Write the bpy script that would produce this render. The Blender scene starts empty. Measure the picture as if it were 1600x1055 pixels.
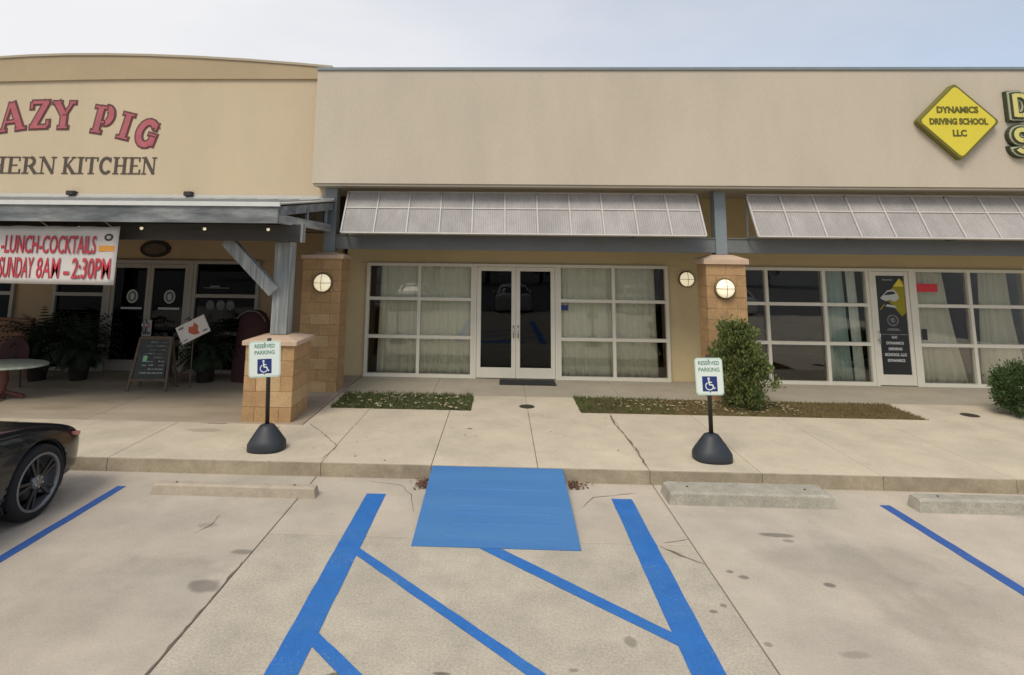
import bpy, bmesh, math, random
from mathutils import Vector, Matrix
random.seed(7)
R = math.radians
SC = bpy.context.scene
C = SC.collection

# ---------------------------------------------------------------- camera
cam_d = bpy.data.cameras.new('camera'); cam = bpy.data.objects.new('camera', cam_d); C.objects.link(cam)
SC.camera = cam
yaw, pit, rol, FPX, PX, PY = -0.0364973557, 0.141673716, 0.0114218256, 900.0, 751.47, 277.10
fw = Vector((math.sin(yaw)*math.cos(pit), math.cos(yaw)*math.cos(pit), math.sin(pit)))
rt = Vector((math.cos(yaw), -math.sin(yaw), 0)); up = rt.cross(fw)
r2 = math.cos(rol)*rt + math.sin(rol)*up; u2 = -math.sin(rol)*rt + math.cos(rol)*up
M = Matrix((r2, u2, -fw)).transposed().to_4x4(); M.translation = Vector((0, 0, 2.5))
cam.matrix_world = M
cam_d.sensor_width = 36; cam_d.sensor_fit = 'HORIZONTAL'; cam_d.lens = FPX/1600*36
cam_d.shift_x = (800-PX)/1600; cam_d.shift_y = (PY-527.5)/1600
cam_d.clip_start = .05; cam_d.clip_end = 3000

# ---------------------------------------------------------------- light
SUN_EL, SUN_AZ = 52, 205           # azimuth clockwise from +Y: behind the camera, a little to the left
w = bpy.data.worlds.new('World'); SC.world = w; w.use_nodes = True
nt = w.node_tree; nt.nodes.clear()
def N(nt, t, **k):
    n = nt.nodes.new(t)
    for a, b in k.items(): setattr(n, a, b)
    return n
sky = N(nt, 'ShaderNodeTexSky', sky_type='NISHITA', sun_disc=False)
sky.sun_elevation = R(SUN_EL); sky.sun_rotation = R(SUN_AZ); sky.dust_density = 1.0; sky.air_density = 1.0; sky.ozone_density = .8
tc = N(nt, 'ShaderNodeTexCoord')
mp = N(nt, 'ShaderNodeMapping'); mp.inputs['Scale'].default_value = (1.0, 1.0, 2.6)
ns = N(nt, 'ShaderNodeTexNoise'); ns.inputs['Scale'].default_value = 1.7; ns.inputs['Detail'].default_value = 7; ns.inputs['Roughness'].default_value = .55
cr = N(nt, 'ShaderNodeValToRGB'); cr.color_ramp.elements[0].position = .28; cr.color_ramp.elements[1].position = .68
cr.color_ramp.elements[0].color = (.46,)*3+(1,); cr.color_ramp.elements[1].color = (.70,)*3+(1,)
# cloud bank thicker towards the west (left of the view)
sep = N(nt, 'ShaderNodeSeparateXYZ'); ma = N(nt, 'ShaderNodeMath', operation='MULTIPLY_ADD'); ma.inputs[1].default_value = -.55; ma.inputs[2].default_value = .12
ad = N(nt, 'ShaderNodeMath', operation='ADD'); ad.use_clamp = True
mix = N(nt, 'ShaderNodeMix', data_type='RGBA'); mix.inputs['B'].default_value = (6.15, 6.15, 6.3, 1)
bg = N(nt, 'ShaderNodeBackground'); bg.inputs['Strength'].default_value = .10
out = N(nt, 'ShaderNodeOutputWorld')
L = nt.links.new
L(tc.outputs['Generated'], mp.inputs[0]); L(mp.outputs[0], ns.inputs['Vector']); L(ns.outputs['Fac'], cr.inputs[0])
L(tc.outputs['Generated'], sep.inputs[0]); L(sep.outputs['X'], ma.inputs[0]); L(ma.outputs[0], ad.inputs[0]); L(cr.outputs[0], ad.inputs[1])
L(ad.outputs[0], mix.inputs['Factor']); L(sky.outputs[0], mix.inputs['A']); L(mix.outputs['Result'], bg.inputs['Color']); L(bg.outputs[0], out.inputs[0])
sd = bpy.data.lights.new('sun', 'SUN'); sd.energy = 1.5; sd.angle = R(25); sd.color = (1, .93, .80)
so = bpy.data.objects.new('sun', sd); C.objects.link(so)
az, el = R(SUN_AZ), R(SUN_EL)
dsun = Vector((math.sin(az)*math.cos(el), math.cos(az)*math.cos(el), math.sin(el)))
so.rotation_euler = dsun.to_track_quat('Z', 'Y').to_euler()
SC.view_settings.view_transform = 'Standard'; SC.view_settings.look = 'None'
SC.view_settings.exposure = .52; SC.view_settings.gamma = 1; SC.view_settings.use_curve_mapping = False
SC.cycles.max_bounces = 8; SC.cycles.transparent_max_bounces = 12

# ---------------------------------------------------------------- materials
def srgb(r, g, b):
    f = lambda c: (c/255/12.92) if c/255 <= .04045 else ((c/255+.055)/1.055)**2.4
    return (f(r), f(g), f(b))
def mul(c, k): return tuple(x*k for x in c)
def mat(name, col, rough=.8, vary=.0, scale=3.0, speck=0.0, speck_scale=60, bump=0.0, bump_scale=80, metal=0, spec=.4,
        stretch=(1, 1, 1), rnd=0.0, tint=None, tint_amt=.5, tint_scale=.7, spots=(), emit=None, dirt_low=None, wear=None):
    m = bpy.data.materials.new(name); m.use_nodes = True; t = m.node_tree; L = t.links.new
    b = t.nodes['Principled BSDF']; b.inputs['Roughness'].default_value = rough; b.inputs['Metallic'].default_value = metal
    b.inputs['Specular IOR Level'].default_value = spec
    g = N(t, 'ShaderNodeNewGeometry')
    mp = N(t, 'ShaderNodeMapping'); mp.inputs['Scale'].default_value = stretch; L(g.outputs['Position'], mp.inputs[0])
    pos = mp.outputs[0]
    rgb = N(t, 'ShaderNodeRGB'); rgb.outputs[0].default_value = (*col, 1); cur = rgb.outputs[0]
    def noise(sc, det=6, ro=.6):
        n = N(t, 'ShaderNodeTexNoise'); n.inputs['Scale'].default_value = sc; n.inputs['Detail'].default_value = det; n.inputs['Roughness'].default_value = ro
        L(pos, n.inputs['Vector']); return n.outputs['Fac']
    def mulby(cur, fac, lo, hi, a=.3, c=.7):
        mr = N(t, 'ShaderNodeMapRange'); mr.inputs['From Min'].default_value = a; mr.inputs['From Max'].default_value = c
        mr.inputs['To Min'].default_value = lo; mr.inputs['To Max'].default_value = hi; L(fac, mr.inputs['Value'])
        v = N(t, 'ShaderNodeVectorMath', operation='SCALE'); L(cur, v.inputs[0]); L(mr.outputs[0], v.inputs['Scale']); return v.outputs[0]
    if tint:
        mr = N(t, 'ShaderNodeMapRange'); mr.inputs['From Min'].default_value = .42; mr.inputs['From Max'].default_value = .62; mr.inputs['To Max'].default_value = tint_amt
        L(noise(tint_scale, 8), mr.inputs['Value'])
        mx = N(t, 'ShaderNodeMix', data_type='RGBA'); mx.inputs['B'].default_value = (*tint, 1); L(cur, mx.inputs['A']); L(mr.outputs[0], mx.inputs['Factor']); cur = mx.outputs['Result']
    if vary: cur = mulby(cur, noise(scale, 9, .65), 1-vary, 1+vary)
    if speck: cur = mulby(cur, noise(speck_scale, 3, .8), 1-speck, 1+speck)
    if rnd:
        oi = N(t, 'ShaderNodeObjectInfo'); cur = mulby(cur, oi.outputs['Random'], 1-rnd, 1+rnd, 0, 1)
    if dirt_low:     # grime that has collected low down: z0, z1, colour, amount
        z0, z1, dc, am = dirt_low
        sp = N(t, 'ShaderNodeSeparateXYZ'); L(g.outputs['Position'], sp.inputs[0])
        nn = noise(5, 6); a1 = N(t, 'ShaderNodeMath', operation='MULTIPLY_ADD'); L(nn, a1.inputs[0]); a1.inputs[1].default_value = (z1-z0)*1.4; L(sp.outputs['Z'], a1.inputs[2])
        mr = N(t, 'ShaderNodeMapRange'); mr.inputs['From Min'].default_value = z0+(z1-z0)*.7; mr.inputs['From Max'].default_value = z1+(z1-z0)*.7
        mr.inputs['To Min'].default_value = am; mr.inputs['To Max'].default_value = 0; L(a1.outputs[0], mr.inputs['Value'])
        mx = N(t, 'ShaderNodeMix', data_type='RGBA'); mx.inputs['B'].default_value = (*dc, 1); L(cur, mx.inputs['A']); L(mr.outputs[0], mx.inputs['Factor']); cur = mx.outputs['Result']
    if spots:
        nz = N(t, 'ShaderNodeTexNoise'); nz.inputs['Scale'].default_value = 7; nz.inputs['Detail'].default_value = 5; L(g.outputs['Position'], nz.inputs['Vector'])
        for (x, y, rx, ry, k) in spots:
            s1 = N(t, 'ShaderNodeVectorMath', operation='SUBTRACT'); L(g.outputs['Position'], s1.inputs[0]); s1.inputs[1].default_value = (x, y, 0)
            s2 = N(t, 'ShaderNodeVectorMath', operation='MULTIPLY'); L(s1.outputs[0], s2.inputs[0]); s2.inputs[1].default_value = (1/rx, 1/ry, 0)
            ln = N(t, 'ShaderNodeVectorMath', operation='LENGTH'); L(s2.outputs[0], ln.inputs[0])
            aa = N(t, 'ShaderNodeMath', operation='MULTIPLY_ADD'); L(nz.outputs['Fac'], aa.inputs[0]); aa.inputs[1].default_value = 1.1; L(ln.outputs['Value'], aa.inputs[2])
            mr = N(t, 'ShaderNodeMapRange'); mr.inputs['From Min'].default_value = 1.25; mr.inputs['From Max'].default_value = 1.65
            mr.inputs['To Min'].default_value = k; mr.inputs['To Max'].default_value = 1; L(aa.outputs[0], mr.inputs['Value'])
            v = N(t, 'ShaderNodeVectorMath', operation='SCALE'); L(cur, v.inputs[0]); L(mr.outputs[0], v.inputs['Scale']); cur = v.outputs[0]
    if wear:      # chipped and rubbed through to what lies under: colour, amount
        w1, w2 = noise(38, 4, .75), noise(1.7, 6)
        a1 = N(t, 'ShaderNodeMath', operation='MULTIPLY_ADD'); L(w2, a1.inputs[0]); a1.inputs[1].default_value = .6; L(w1, a1.inputs[2])
        mr = N(t, 'ShaderNodeMapRange'); mr.inputs['From Min'].default_value = .90; mr.inputs['From Max'].default_value = 1.06; mr.inputs['To Max'].default_value = wear[1]; L(a1.outputs[0], mr.inputs['Value'])
        mx = N(t, 'ShaderNodeMix', data_type='RGBA'); mx.inputs['B'].default_value = (*wear[0], 1); L(cur, mx.inputs['A']); L(mr.outputs[0], mx.inputs['Factor']); cur = mx.outputs['Result']
    L(cur, b.inputs['Base Color'])
    if bump:
        bn = N(t, 'ShaderNodeBump'); bn.inputs['Strength'].default_value = bump; bn.inputs['Distance'].default_value = .01
        L(noise(bump_scale, 5, .7), bn.inputs['Height']); L(bn.outputs[0], b.inputs['Normal'])
    if emit:
        b.inputs['Emission Color'].default_value = (*emit[:3], 1); b.inputs['Emission Strength'].default_value = emit[3]
    return m
def glass(name, tint=(.8, .85, .84), f0=.05, gain=1.0):
    m = bpy.data.materials.new(name); m.use_nodes = True; t = m.node_tree; t.nodes.clear(); L = t.links.new
    tr = N(t, 'ShaderNodeBsdfTransparent'); tr.inputs[0].default_value = (*tint, 1)
    gl = N(t, 'ShaderNodeBsdfGlossy'); gl.inputs['Roughness'].default_value = .015; gl.inputs[0].default_value = (.95, .97, 1, 1)
    fr = N(t, 'ShaderNodeFresnel'); fr.inputs[0].default_value = 1.5
    mu = N(t, 'ShaderNodeMath', operation='MULTIPLY'); mu.inputs[1].default_value = gain; mu.use_clamp = True
    g = N(t, 'ShaderNodeNewGeometry'); n = N(t, 'ShaderNodeTexNoise'); n.inputs['Scale'].default_value = 1.6; L(g.outputs['Position'], n.inputs['Vector'])
    bn = N(t, 'ShaderNodeBump'); bn.inputs['Strength'].default_value = .03; bn.inputs['Distance'].default_value = .03; L(n.outputs['Fac'], bn.inputs['Height']); L(bn.outputs[0], gl.inputs['Normal'])
    mx = N(t, 'ShaderNodeMixShader'); o = N(t, 'ShaderNodeOutputMaterial')
    L(fr.outputs[0], mu.inputs[0]); L(mu.outputs[0], mx.inputs[0]); L(tr.outputs[0], mx.inputs[1]); L(gl.outputs[0], mx.inputs[2]); L(mx.outputs[0], o.inputs[0])
    return m

m_road = mat('lot concrete', (.49, .425, .345), .9, .15, 1.3, .12, 60, .25, 120, tint=(.40, .36, .30), tint_amt=.7, tint_scale=.55, rnd=.02,
    spots=[(-2.25, 4.73, .13, .10, .56), (-2.20, 5.26, .10, .05, .6), (-3.3, 5.0, 1.1, .18, .93), (-3.2, 4.3, .4, .9, .94), (3.0, 4.9, .25, 1.2, .9), (-2.74, 5.73, .10, .06, .8), (2.56, 5.85, .17, .045, .5), (2.62, 5.74, .05, .03, .6),
           (1.88, 5.18, .035, .03, .5), (1.96, 5.10, .04, .03, .5), (2.59, 5.02, .045, .035, .45), (1.78, 4.27, .03, .03, .6), (2.3, 4.2, .1, .04, .75),
           (3.6, 4.6, .7, .5, .88), (3.0, 5.4, .9, .3, .9), (-2.7, 4.9, .5, .3, .93)])
m_road_mid = mat('aisle concrete', (.45, .40, .32), .9, .14, 2.6, .24, 55, .3, 110, tint=(.39, .35, .285), tint_amt=.55, tint_scale=1.1, rnd=.03,
    spots=[(.87, 4.25, .045, .06, .6), (.46, 3.96, .04, .02, .6), (-.35, 3.89, .06, .015, .4), (-.97, 3.84, .08, .03, .35), (1.55, 4.62, .03, .02, .5), (1.65, 4.70, .03, .03, .55)])
m_walk = mat('pavement concrete', (.56, .485, .37), .9, .12, 1.9, .13, 65, .2, 120, tint=(.48, .42, .32), tint_amt=.5, tint_scale=.9, rnd=.025,
    spots=[(-.43, 8.48, .04, .03, .3), (-4.03, 8.14, .28, .09, .75), (-6.2, 8.1, .3, .12, .88), (-4.04, 8.47, .2, .03, .45), (-3.1, 8.3, .05, .1, .6)])
m_kerb = mat('kerb concrete', (.375, .315, .225), .95, .22, 4, .15, 60, .4, 70, tint=(.26, .215, .15), tint_amt=.6, tint_scale=2.2, rnd=.06)
m_porchwalk = mat('darker walk concrete', (.37, .325, .25), .9, .10, 2, .08, 80, .2, 100, rnd=.02)  # darker concrete strip along the shopfronts
m_porch = mat('stained porch concrete', (.41, .345, .26), .7, .2, 1.3, .06, 60, .15, 90, tint=(.32, .255, .185), tint_amt=.7, tint_scale=.9, rnd=.03, stretch=(.5, 1.6, 1))
m_joint = mat('joint dirt', (.17, .14, .10), 1, .3, 12)
m_asphalt = mat('far asphalt', (.09, .09, .088), .9, .2, .5, .2, 40)
m_blue = mat('blue road paint', (.026, .148, .455), .7, .10, 5, .14, 70, .3, 90, spec=.3, tint=(.045, .17, .42), tint_amt=.5, tint_scale=2, wear=((.25, .30, .36), .55))
m_blue_thin = mat('older blue paint', (.035, .105, .34), .75, .12, 6, .12, 90, .2, 110, wear=((.25, .26, .30), .5))
m_blue_ramp = mat('ramp blue paint', (.064, .20, .435), .7, .07, 3, .08, 80, .15, 90, stretch=(.4, 3, 1), tint=(.05, .165, .40), tint_amt=.8, tint_scale=1.5, wear=((.20, .29, .40), .35))
m_stop = mat('wheel stop concrete', (.36, .335, .275), .95, .2, 6, .25, 70, .5, 60)
m_stop_buff = mat('buff wheel stop concrete', (.41, .35, .27), .95, .15, 6, .15, 70, .4, 60)
m_fascia = mat('fascia stucco', (.56, .485, .375), .9, .05, .9, .05, 40, .35, 90, tint=(.49, .43, .34), tint_amt=.4, tint_scale=1.0, stretch=(1, 1, .3))
m_rest = mat('restaurant stucco', (.575, .465, .315), .9, .05, .8, .05, 40, .35, 90, tint=(.54, .44, .31), tint_amt=.5, tint_scale=.5, stretch=(1, 1, .4))
m_cornice = mat('cornice stucco', (.43, .33, .205), .9, .06, .9, .05, 40, .3, 90)
m_wall_r = mat('porch shaded brown stucco', (.45, .33, .20), .9, .08, 1.3, .05, 40, .35, 90)  # restaurant back wall, deep porch shade darkening the colour itself
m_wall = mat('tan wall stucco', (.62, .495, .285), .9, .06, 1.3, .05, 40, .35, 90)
m_block = mat('split face block', (.42, .262, .128), .95, .14, 5, .18, 45, .6, 55, rnd=.07)
m_block_lt = mat('pale split face block', (.50, .34, .18), .95, .12, 5, .15, 45, .6, 55, rnd=.05)
m_mortar = mat('mortar', (.37, .235, .12), .95, .15, 10)
m_cap = mat('pinkish cast cap', (.55, .40, .29), .9, .1, 5, .1, 60, .3, 60)
m_alu = mat('cream aluminium', (.72, .68, .57), .45, .04, 5)
m_alu_shade = mat('shaded cream aluminium', (.36, .33, .29), .5, .05, 5)  # same aluminium as the shop frames, porch shade put into its colour
m_steel = mat('blue grey painted steel', (.215, .25, .265), .55, .10, 3, .05, 50)
m_beam = mat('dark blue grey steel', (.155, .165, .168), .6, .1, 3)
m_dark = mat('dark trim', (.035, .033, .03), .6)
m_soffit = mat('brown soffit', (.34, .30, .235), .8, .08, 3)
m_wood = mat('weathered blue grey timber', (.25, .265, .262), .85, .22, 12, .1, 60, .4, 50, stretch=(2.5, 2.5, .12), tint=(.42, .425, .40), tint_amt=.75, tint_scale=6)
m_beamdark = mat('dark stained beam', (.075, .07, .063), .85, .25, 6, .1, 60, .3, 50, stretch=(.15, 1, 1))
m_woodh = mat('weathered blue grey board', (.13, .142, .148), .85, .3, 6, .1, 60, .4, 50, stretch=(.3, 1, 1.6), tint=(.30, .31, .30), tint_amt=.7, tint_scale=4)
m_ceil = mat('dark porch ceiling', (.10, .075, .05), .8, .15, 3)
m_metalroof = mat('galvanised roof', (.48, .48, .46), .45, .08, 3, metal=.3)
m_gutter = mat('pale drip edge', (.66, .66, .63), .5, .05, 4)
m_awn = mat('grey mauve awning panel', (.36, .335, .32), .75, .10, 3, .14, 55, .3, 60, tint=(.43, .405, .385), tint_amt=.7, tint_scale=2.5, rnd=.06, stretch=(1, 1, .5))
m_awnf = mat('pale awning frame', (.52, .50, .47), .6, .1, 5)
m_lampmetal = mat('lamp housing', (.18, .13, .07), .5)
m_lampglass = mat('lit opal glass', (.85, .8, .62), .35, emit=(1, .86, .56, .38))
m_curt = mat('cream curtain', (.76, .755, .62), .95, .06, 3, stretch=(3, 3, .2))
m_curt_b = mat('bluish curtain', (.42, .54, .50), .95, .06, 3, stretch=(3, 3, .2))
m_curt_w = mat('white sheer', (.72, .78, .72), .95)
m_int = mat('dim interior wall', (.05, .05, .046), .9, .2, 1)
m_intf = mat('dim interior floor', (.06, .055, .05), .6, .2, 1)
m_glass = glass('window glass', (.96, .955, .92), gain=1.4)
m_glass_d = glass('tinted door glass', (.24, .30, .33), gain=.62)
m_rubber = mat('black rubber', (.018, .019, .021), .75, .15, 10, bump=.2)
m_blackplastic = mat('charcoal plastic', (.030, .034, .042), .5, .1, 8)
m_signpole = mat('dark sign pole', (.028, .022, .02), .5)
m_white = mat('sign white', (.74, .80, .74), .5)
m_signedge = mat('pale green sign film', (.52, .68, .58), .5)
m_green = mat('sign green', (.09, .26, .18), .5)
m_navy = mat('sign navy', (.02, .035, .17), .5)
m_yel = mat('sign yellow', (.72, .60, .055), .55, .03, 3)
m_yel_lt = mat('pale yellow face', (.66, .59, .20), .55)
m_olive = mat('olive sign edge', (.17, .155, .03), .6)
m_oltxt = mat('olive lettering', (.13, .12, .02), .6)
m_cream = mat('cream letter rim', (.46, .47, .32), .5)
m_dkgreen = mat('dark green letter edge', (.05, .06, .03), .6)
m_red = mat('painted rose red', (.45, .115, .135), .7, .2, 6, tint=(.30, .11, .12), tint_amt=.6, tint_scale=3)
m_redout = mat('dark letter outline', (.13, .055, .05), .7, .1, 5)
m_brown = mat('dark brown letter', (.085, .065, .05), .7)
m_banner = mat('banner vinyl', (.66, .62, .58), .6, .05, 2)
m_banred = mat('banner red', (.60, .05, .075), .6)
m_banout = mat('banner dark red', (.25, .03, .04), .6)
m_orange = mat('banner orange', (.75, .33, .06), .6)
m_soil = mat('planting soil', (.11, .085, .05), 1, .3, 8, .3, 60, .6, 60)
m_mulch = mat('brown mulch', (.16, .10, .05), 1, .35, 8, .3, 60, .6, 60)
m_grass = mat('grass blades', (.095, .115, .038), .8, .35, 4, .3, 40)
m_grass2 = mat('dry olive grass', (.135, .115, .04), .9, .35, 4, .3, 40)
m_leafl = mat('fallen pale leaves', (.40, .34, .20), .9, .3, 20)
m_leafd = mat('fallen red brown leaves', (.14, .065, .04), .9, .3, 20)
m_fol = mat('juniper foliage', (.085, .125, .035), .75, .35, 5, .25, 30, tint=(.19, .20, .055), tint_amt=.7, tint_scale=6)
m_fol2 = mat('boxwood foliage', (.055, .095, .025), .7, .35, 6, .25, 30)
m_fern = mat('fern fronds', (.022, .036, .016), .7, .3, 6)
m_bark = mat('bark', (.10, .07, .045), .95, .3, 12, bump=.5)
m_tree = mat('far tree foliage', (.05, .075, .03), .8, .4, 1.2)
m_car = mat('black car paint', (.007, .008, .012), .18, spec=.5)
m_car.node_tree.nodes['Principled BSDF'].inputs['Coat Weight'].default_value = .35
m_carglass = mat('car glass', (.01, .011, .013), .08, spec=.6)
m_tyre = mat('tyre', (.014, .014, .015), .85)
m_rim = mat('dark rim', (.05, .052, .056), .35, metal=.7)
m_rimedge = mat('bright rim lip', (.20, .20, .21), .35, metal=.6)
m_chrome = mat('chrome', (.6, .6, .62), .2, metal=1)
m_lampred = mat('reddish lamp lens', (.42, .14, .13), .25)
m_carwhite = mat('white car paint', (.62, .62, .60), .3)
m_carsilver = mat('silver car paint', (.32, .33, .34), .35, metal=.4)
m_board = mat('chalkboard', (.045, .052, .05), .75, .25, 8)
m_boardwood = mat('grey brown easel wood', (.115, .085, .06), .8, .2, 6)
m_chalk = mat('chalk marks', (.30, .32, .33), .9)
m_chalkg = mat('green chalk', (.22, .55, .28), .9)
m_bench = mat('brown bench wood', (.17, .08, .04), .7, .2, 6, stretch=(.2, 1, 1))
m_maroon = mat('maroon cover', (.05, .018, .02), .85, .2, 5)
m_cloth = mat('pale green tabletop', (.40, .46, .38), .6, .25, 14)
m_tableleg = mat('reddish table base', (.14, .05, .04), .7)
m_decal = mat('white decal', (.50, .52, .50), .6)
m_decgrey = mat('grey decal', (.16, .165, .16), .7, .5, 12)
m_decyel = mat('dark yellow decal', (.30, .25, .01), .6)
m_doorblack = mat('black door film', (.022, .023, .026), .35)
m_signred = mat('red card', (.62, .04, .06), .6)
m_iron = mat('cast iron', (.05, .04, .03), .8, .2, 20)
m_terra = mat('dark pot', (.04, .03, .025), .8)
m_plaque = mat('dark plaque', (.03, .022, .018), .8)

# ---------------------------------------------------------------- builders
m_glass_r = glass('dark restaurant glass', (.20, .22, .23), gain=.45)
def link(name, me, m=None, parent=None, loc=None):
    o = bpy.data.objects.new(name, me); C.objects.link(o)
    if m is not None: me.materials.clear(); me.materials.append(m)
    if parent: o.parent = parent
    if loc: o.location = loc
    return o
def obj(name, bm, m, parent=None, bevel=0, smooth=False, loc=None):
    if bevel: bmesh.ops.bevel(bm, geom=bm.edges[:], offset=bevel, segments=1, affect='EDGES', profile=.5, clamp_overlap=True)
    bmesh.ops.recalc_face_normals(bm, faces=bm.faces[:])
    me = bpy.data.meshes.new(name); bm.to_mesh(me); bm.free()
    if smooth:
        for p in me.polygons: p.use_smooth = True
    return link(name, me, m, parent, loc)
def BM(): return bmesh.new()
def box(bm, x0, x1, y0, y1, z0, z1, mtx=None):
    vs = [bm.verts.new((x, y, z)) for x in (x0, x1) for y in (y0, y1) for z in (z0, z1)]
    if mtx is not None:
        for v in vs: v.co = mtx @ v.co
    for f in ((0, 1, 3, 2), (4, 6, 7, 5), (0, 4, 5, 1), (2, 3, 7, 6), (0, 2, 6, 4), (1, 5, 7, 3)): bm.faces.new([vs[i] for i in f])
    return vs
def bx(*a, mtx=None): bm = BM(); box(bm, *a, mtx=mtx); return bm
def bar(bm, p, q, w, h, upv=(0, 0, 1)):
    p, q = Vector(p), Vector(q); d = q-p; l = d.length; d.normalize(); s = d.cross(Vector(upv)).normalized(); u = s.cross(d)
    m = Matrix((s, d, u)).transposed().to_4x4(); m.translation = p
    box(bm, -w/2, w/2, 0, l, -h/2, h/2, mtx=m)
def cyl(bm, p, q, r0, r1=None, n=16):
    r1 = r0 if r1 is None else r1
    p, q = Vector(p), Vector(q); m = (q-p).to_track_quat('Z', 'Y').to_matrix().to_4x4(); m.translation = (p+q)/2
    bmesh.ops.create_cone(bm, cap_ends=True, segments=n, radius1=r0, radius2=r1, depth=(q-p).length, matrix=m)
def lathe(bm, prof, n=32, axis='Z', mtx=None):
    rings = []
    for r, h in prof:
        rings.append([bm.verts.new((r*math.cos(2*math.pi*i/n), r*math.sin(2*math.pi*i/n), h)) for i in range(n)] if r > 1e-5 else [bm.verts.new((0, 0, h))])
    for a, b in zip(rings, rings[1:]):
        for i in range(n):
            j = (i+1) % n
            if len(a) == 1 and len(b) == 1: continue
            if len(a) == 1: bm.faces.new((a[0], b[i], b[j]))
            elif len(b) == 1: bm.faces.new((a[i], b[0], a[j]))
            else: bm.faces.new((a[i], b[i], b[j], a[j]))
    if mtx is not None:
        for rg in rings:
            for v in rg: v.co = mtx @ v.co
def prism(bm, pts, y0, y1):       # polygon in x,z extruded along y
    a = [bm.verts.new((x, y0, z)) for x, z in pts]; b = [bm.verts.new((x, y1, z)) for x, z in pts]
    bm.faces.new(a); bm.faces.new(b[::-1]); n = len(pts)
    for i in range(n): bm.faces.new((a[i], b[i], b[(i+1) % n], a[(i+1) % n]))
def prismx(bm, pts, x0, x1):      # polygon in y,z extruded along x
    a = [bm.verts.new((x0, y, z)) for y, z in pts]; b = [bm.verts.new((x1, y, z)) for y, z in pts]
    bm.faces.new(a); bm.faces.new(b[::-1]); n = len(pts)
    for i in range(n): bm.faces.new((a[i], b[i], b[(i+1) % n], a[(i+1) % n]))
def tag(o, label=None, cat=None, group=None, kind=None):
    if label: o['label'] = label
    if cat: o['category'] = cat
    if group: o['group'] = group
    if kind: o['kind'] = kind
    return o
def empty(name, loc=(0, 0, 0), label=None, cat=None, group=None, kind=None, rz=0):
    o = bpy.data.objects.new(name, None); C.objects.link(o); o.location = loc; o.rotation_euler = (0, 0, rz)
    return tag(o, label, cat, group, kind)
def copy_tree(o, parent=None):
    c = o.copy(); C.objects.link(c); c.parent = parent
    for ch in [x for x in bpy.data.objects if x.parent == o]: copy_tree(ch, c)
    return c
def ftext(name, s, size, m, parent, loc, sx=1.0, off=0.0, ext=.003, rotz=0, roty=0, align='CENTER', spacing=1.0):
    cu = bpy.data.curves.new(name, 'FONT'); cu.body = s; cu.size = size; cu.extrude = ext; cu.offset = off
    cu.align_x = align; cu.align_y = 'CENTER'; cu.resolution_u = 3; cu.space_character = spacing; cu.space_line = .95
    o = bpy.data.objects.new(name, cu)
    C.objects.link(o); dg = bpy.context.evaluated_depsgraph_get(); me = bpy.data.meshes.new_from_object(o.evaluated_get(dg)); bpy.data.objects.remove(o)
    mt = Matrix.Rotation(R(90), 4, 'X') @ Matrix.Diagonal((sx, 1, 1, 1)); me.transform(mt)
    o = link(name, me, m, parent, loc); o.rotation_euler = (0, roty, rotz)
    return o

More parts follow.
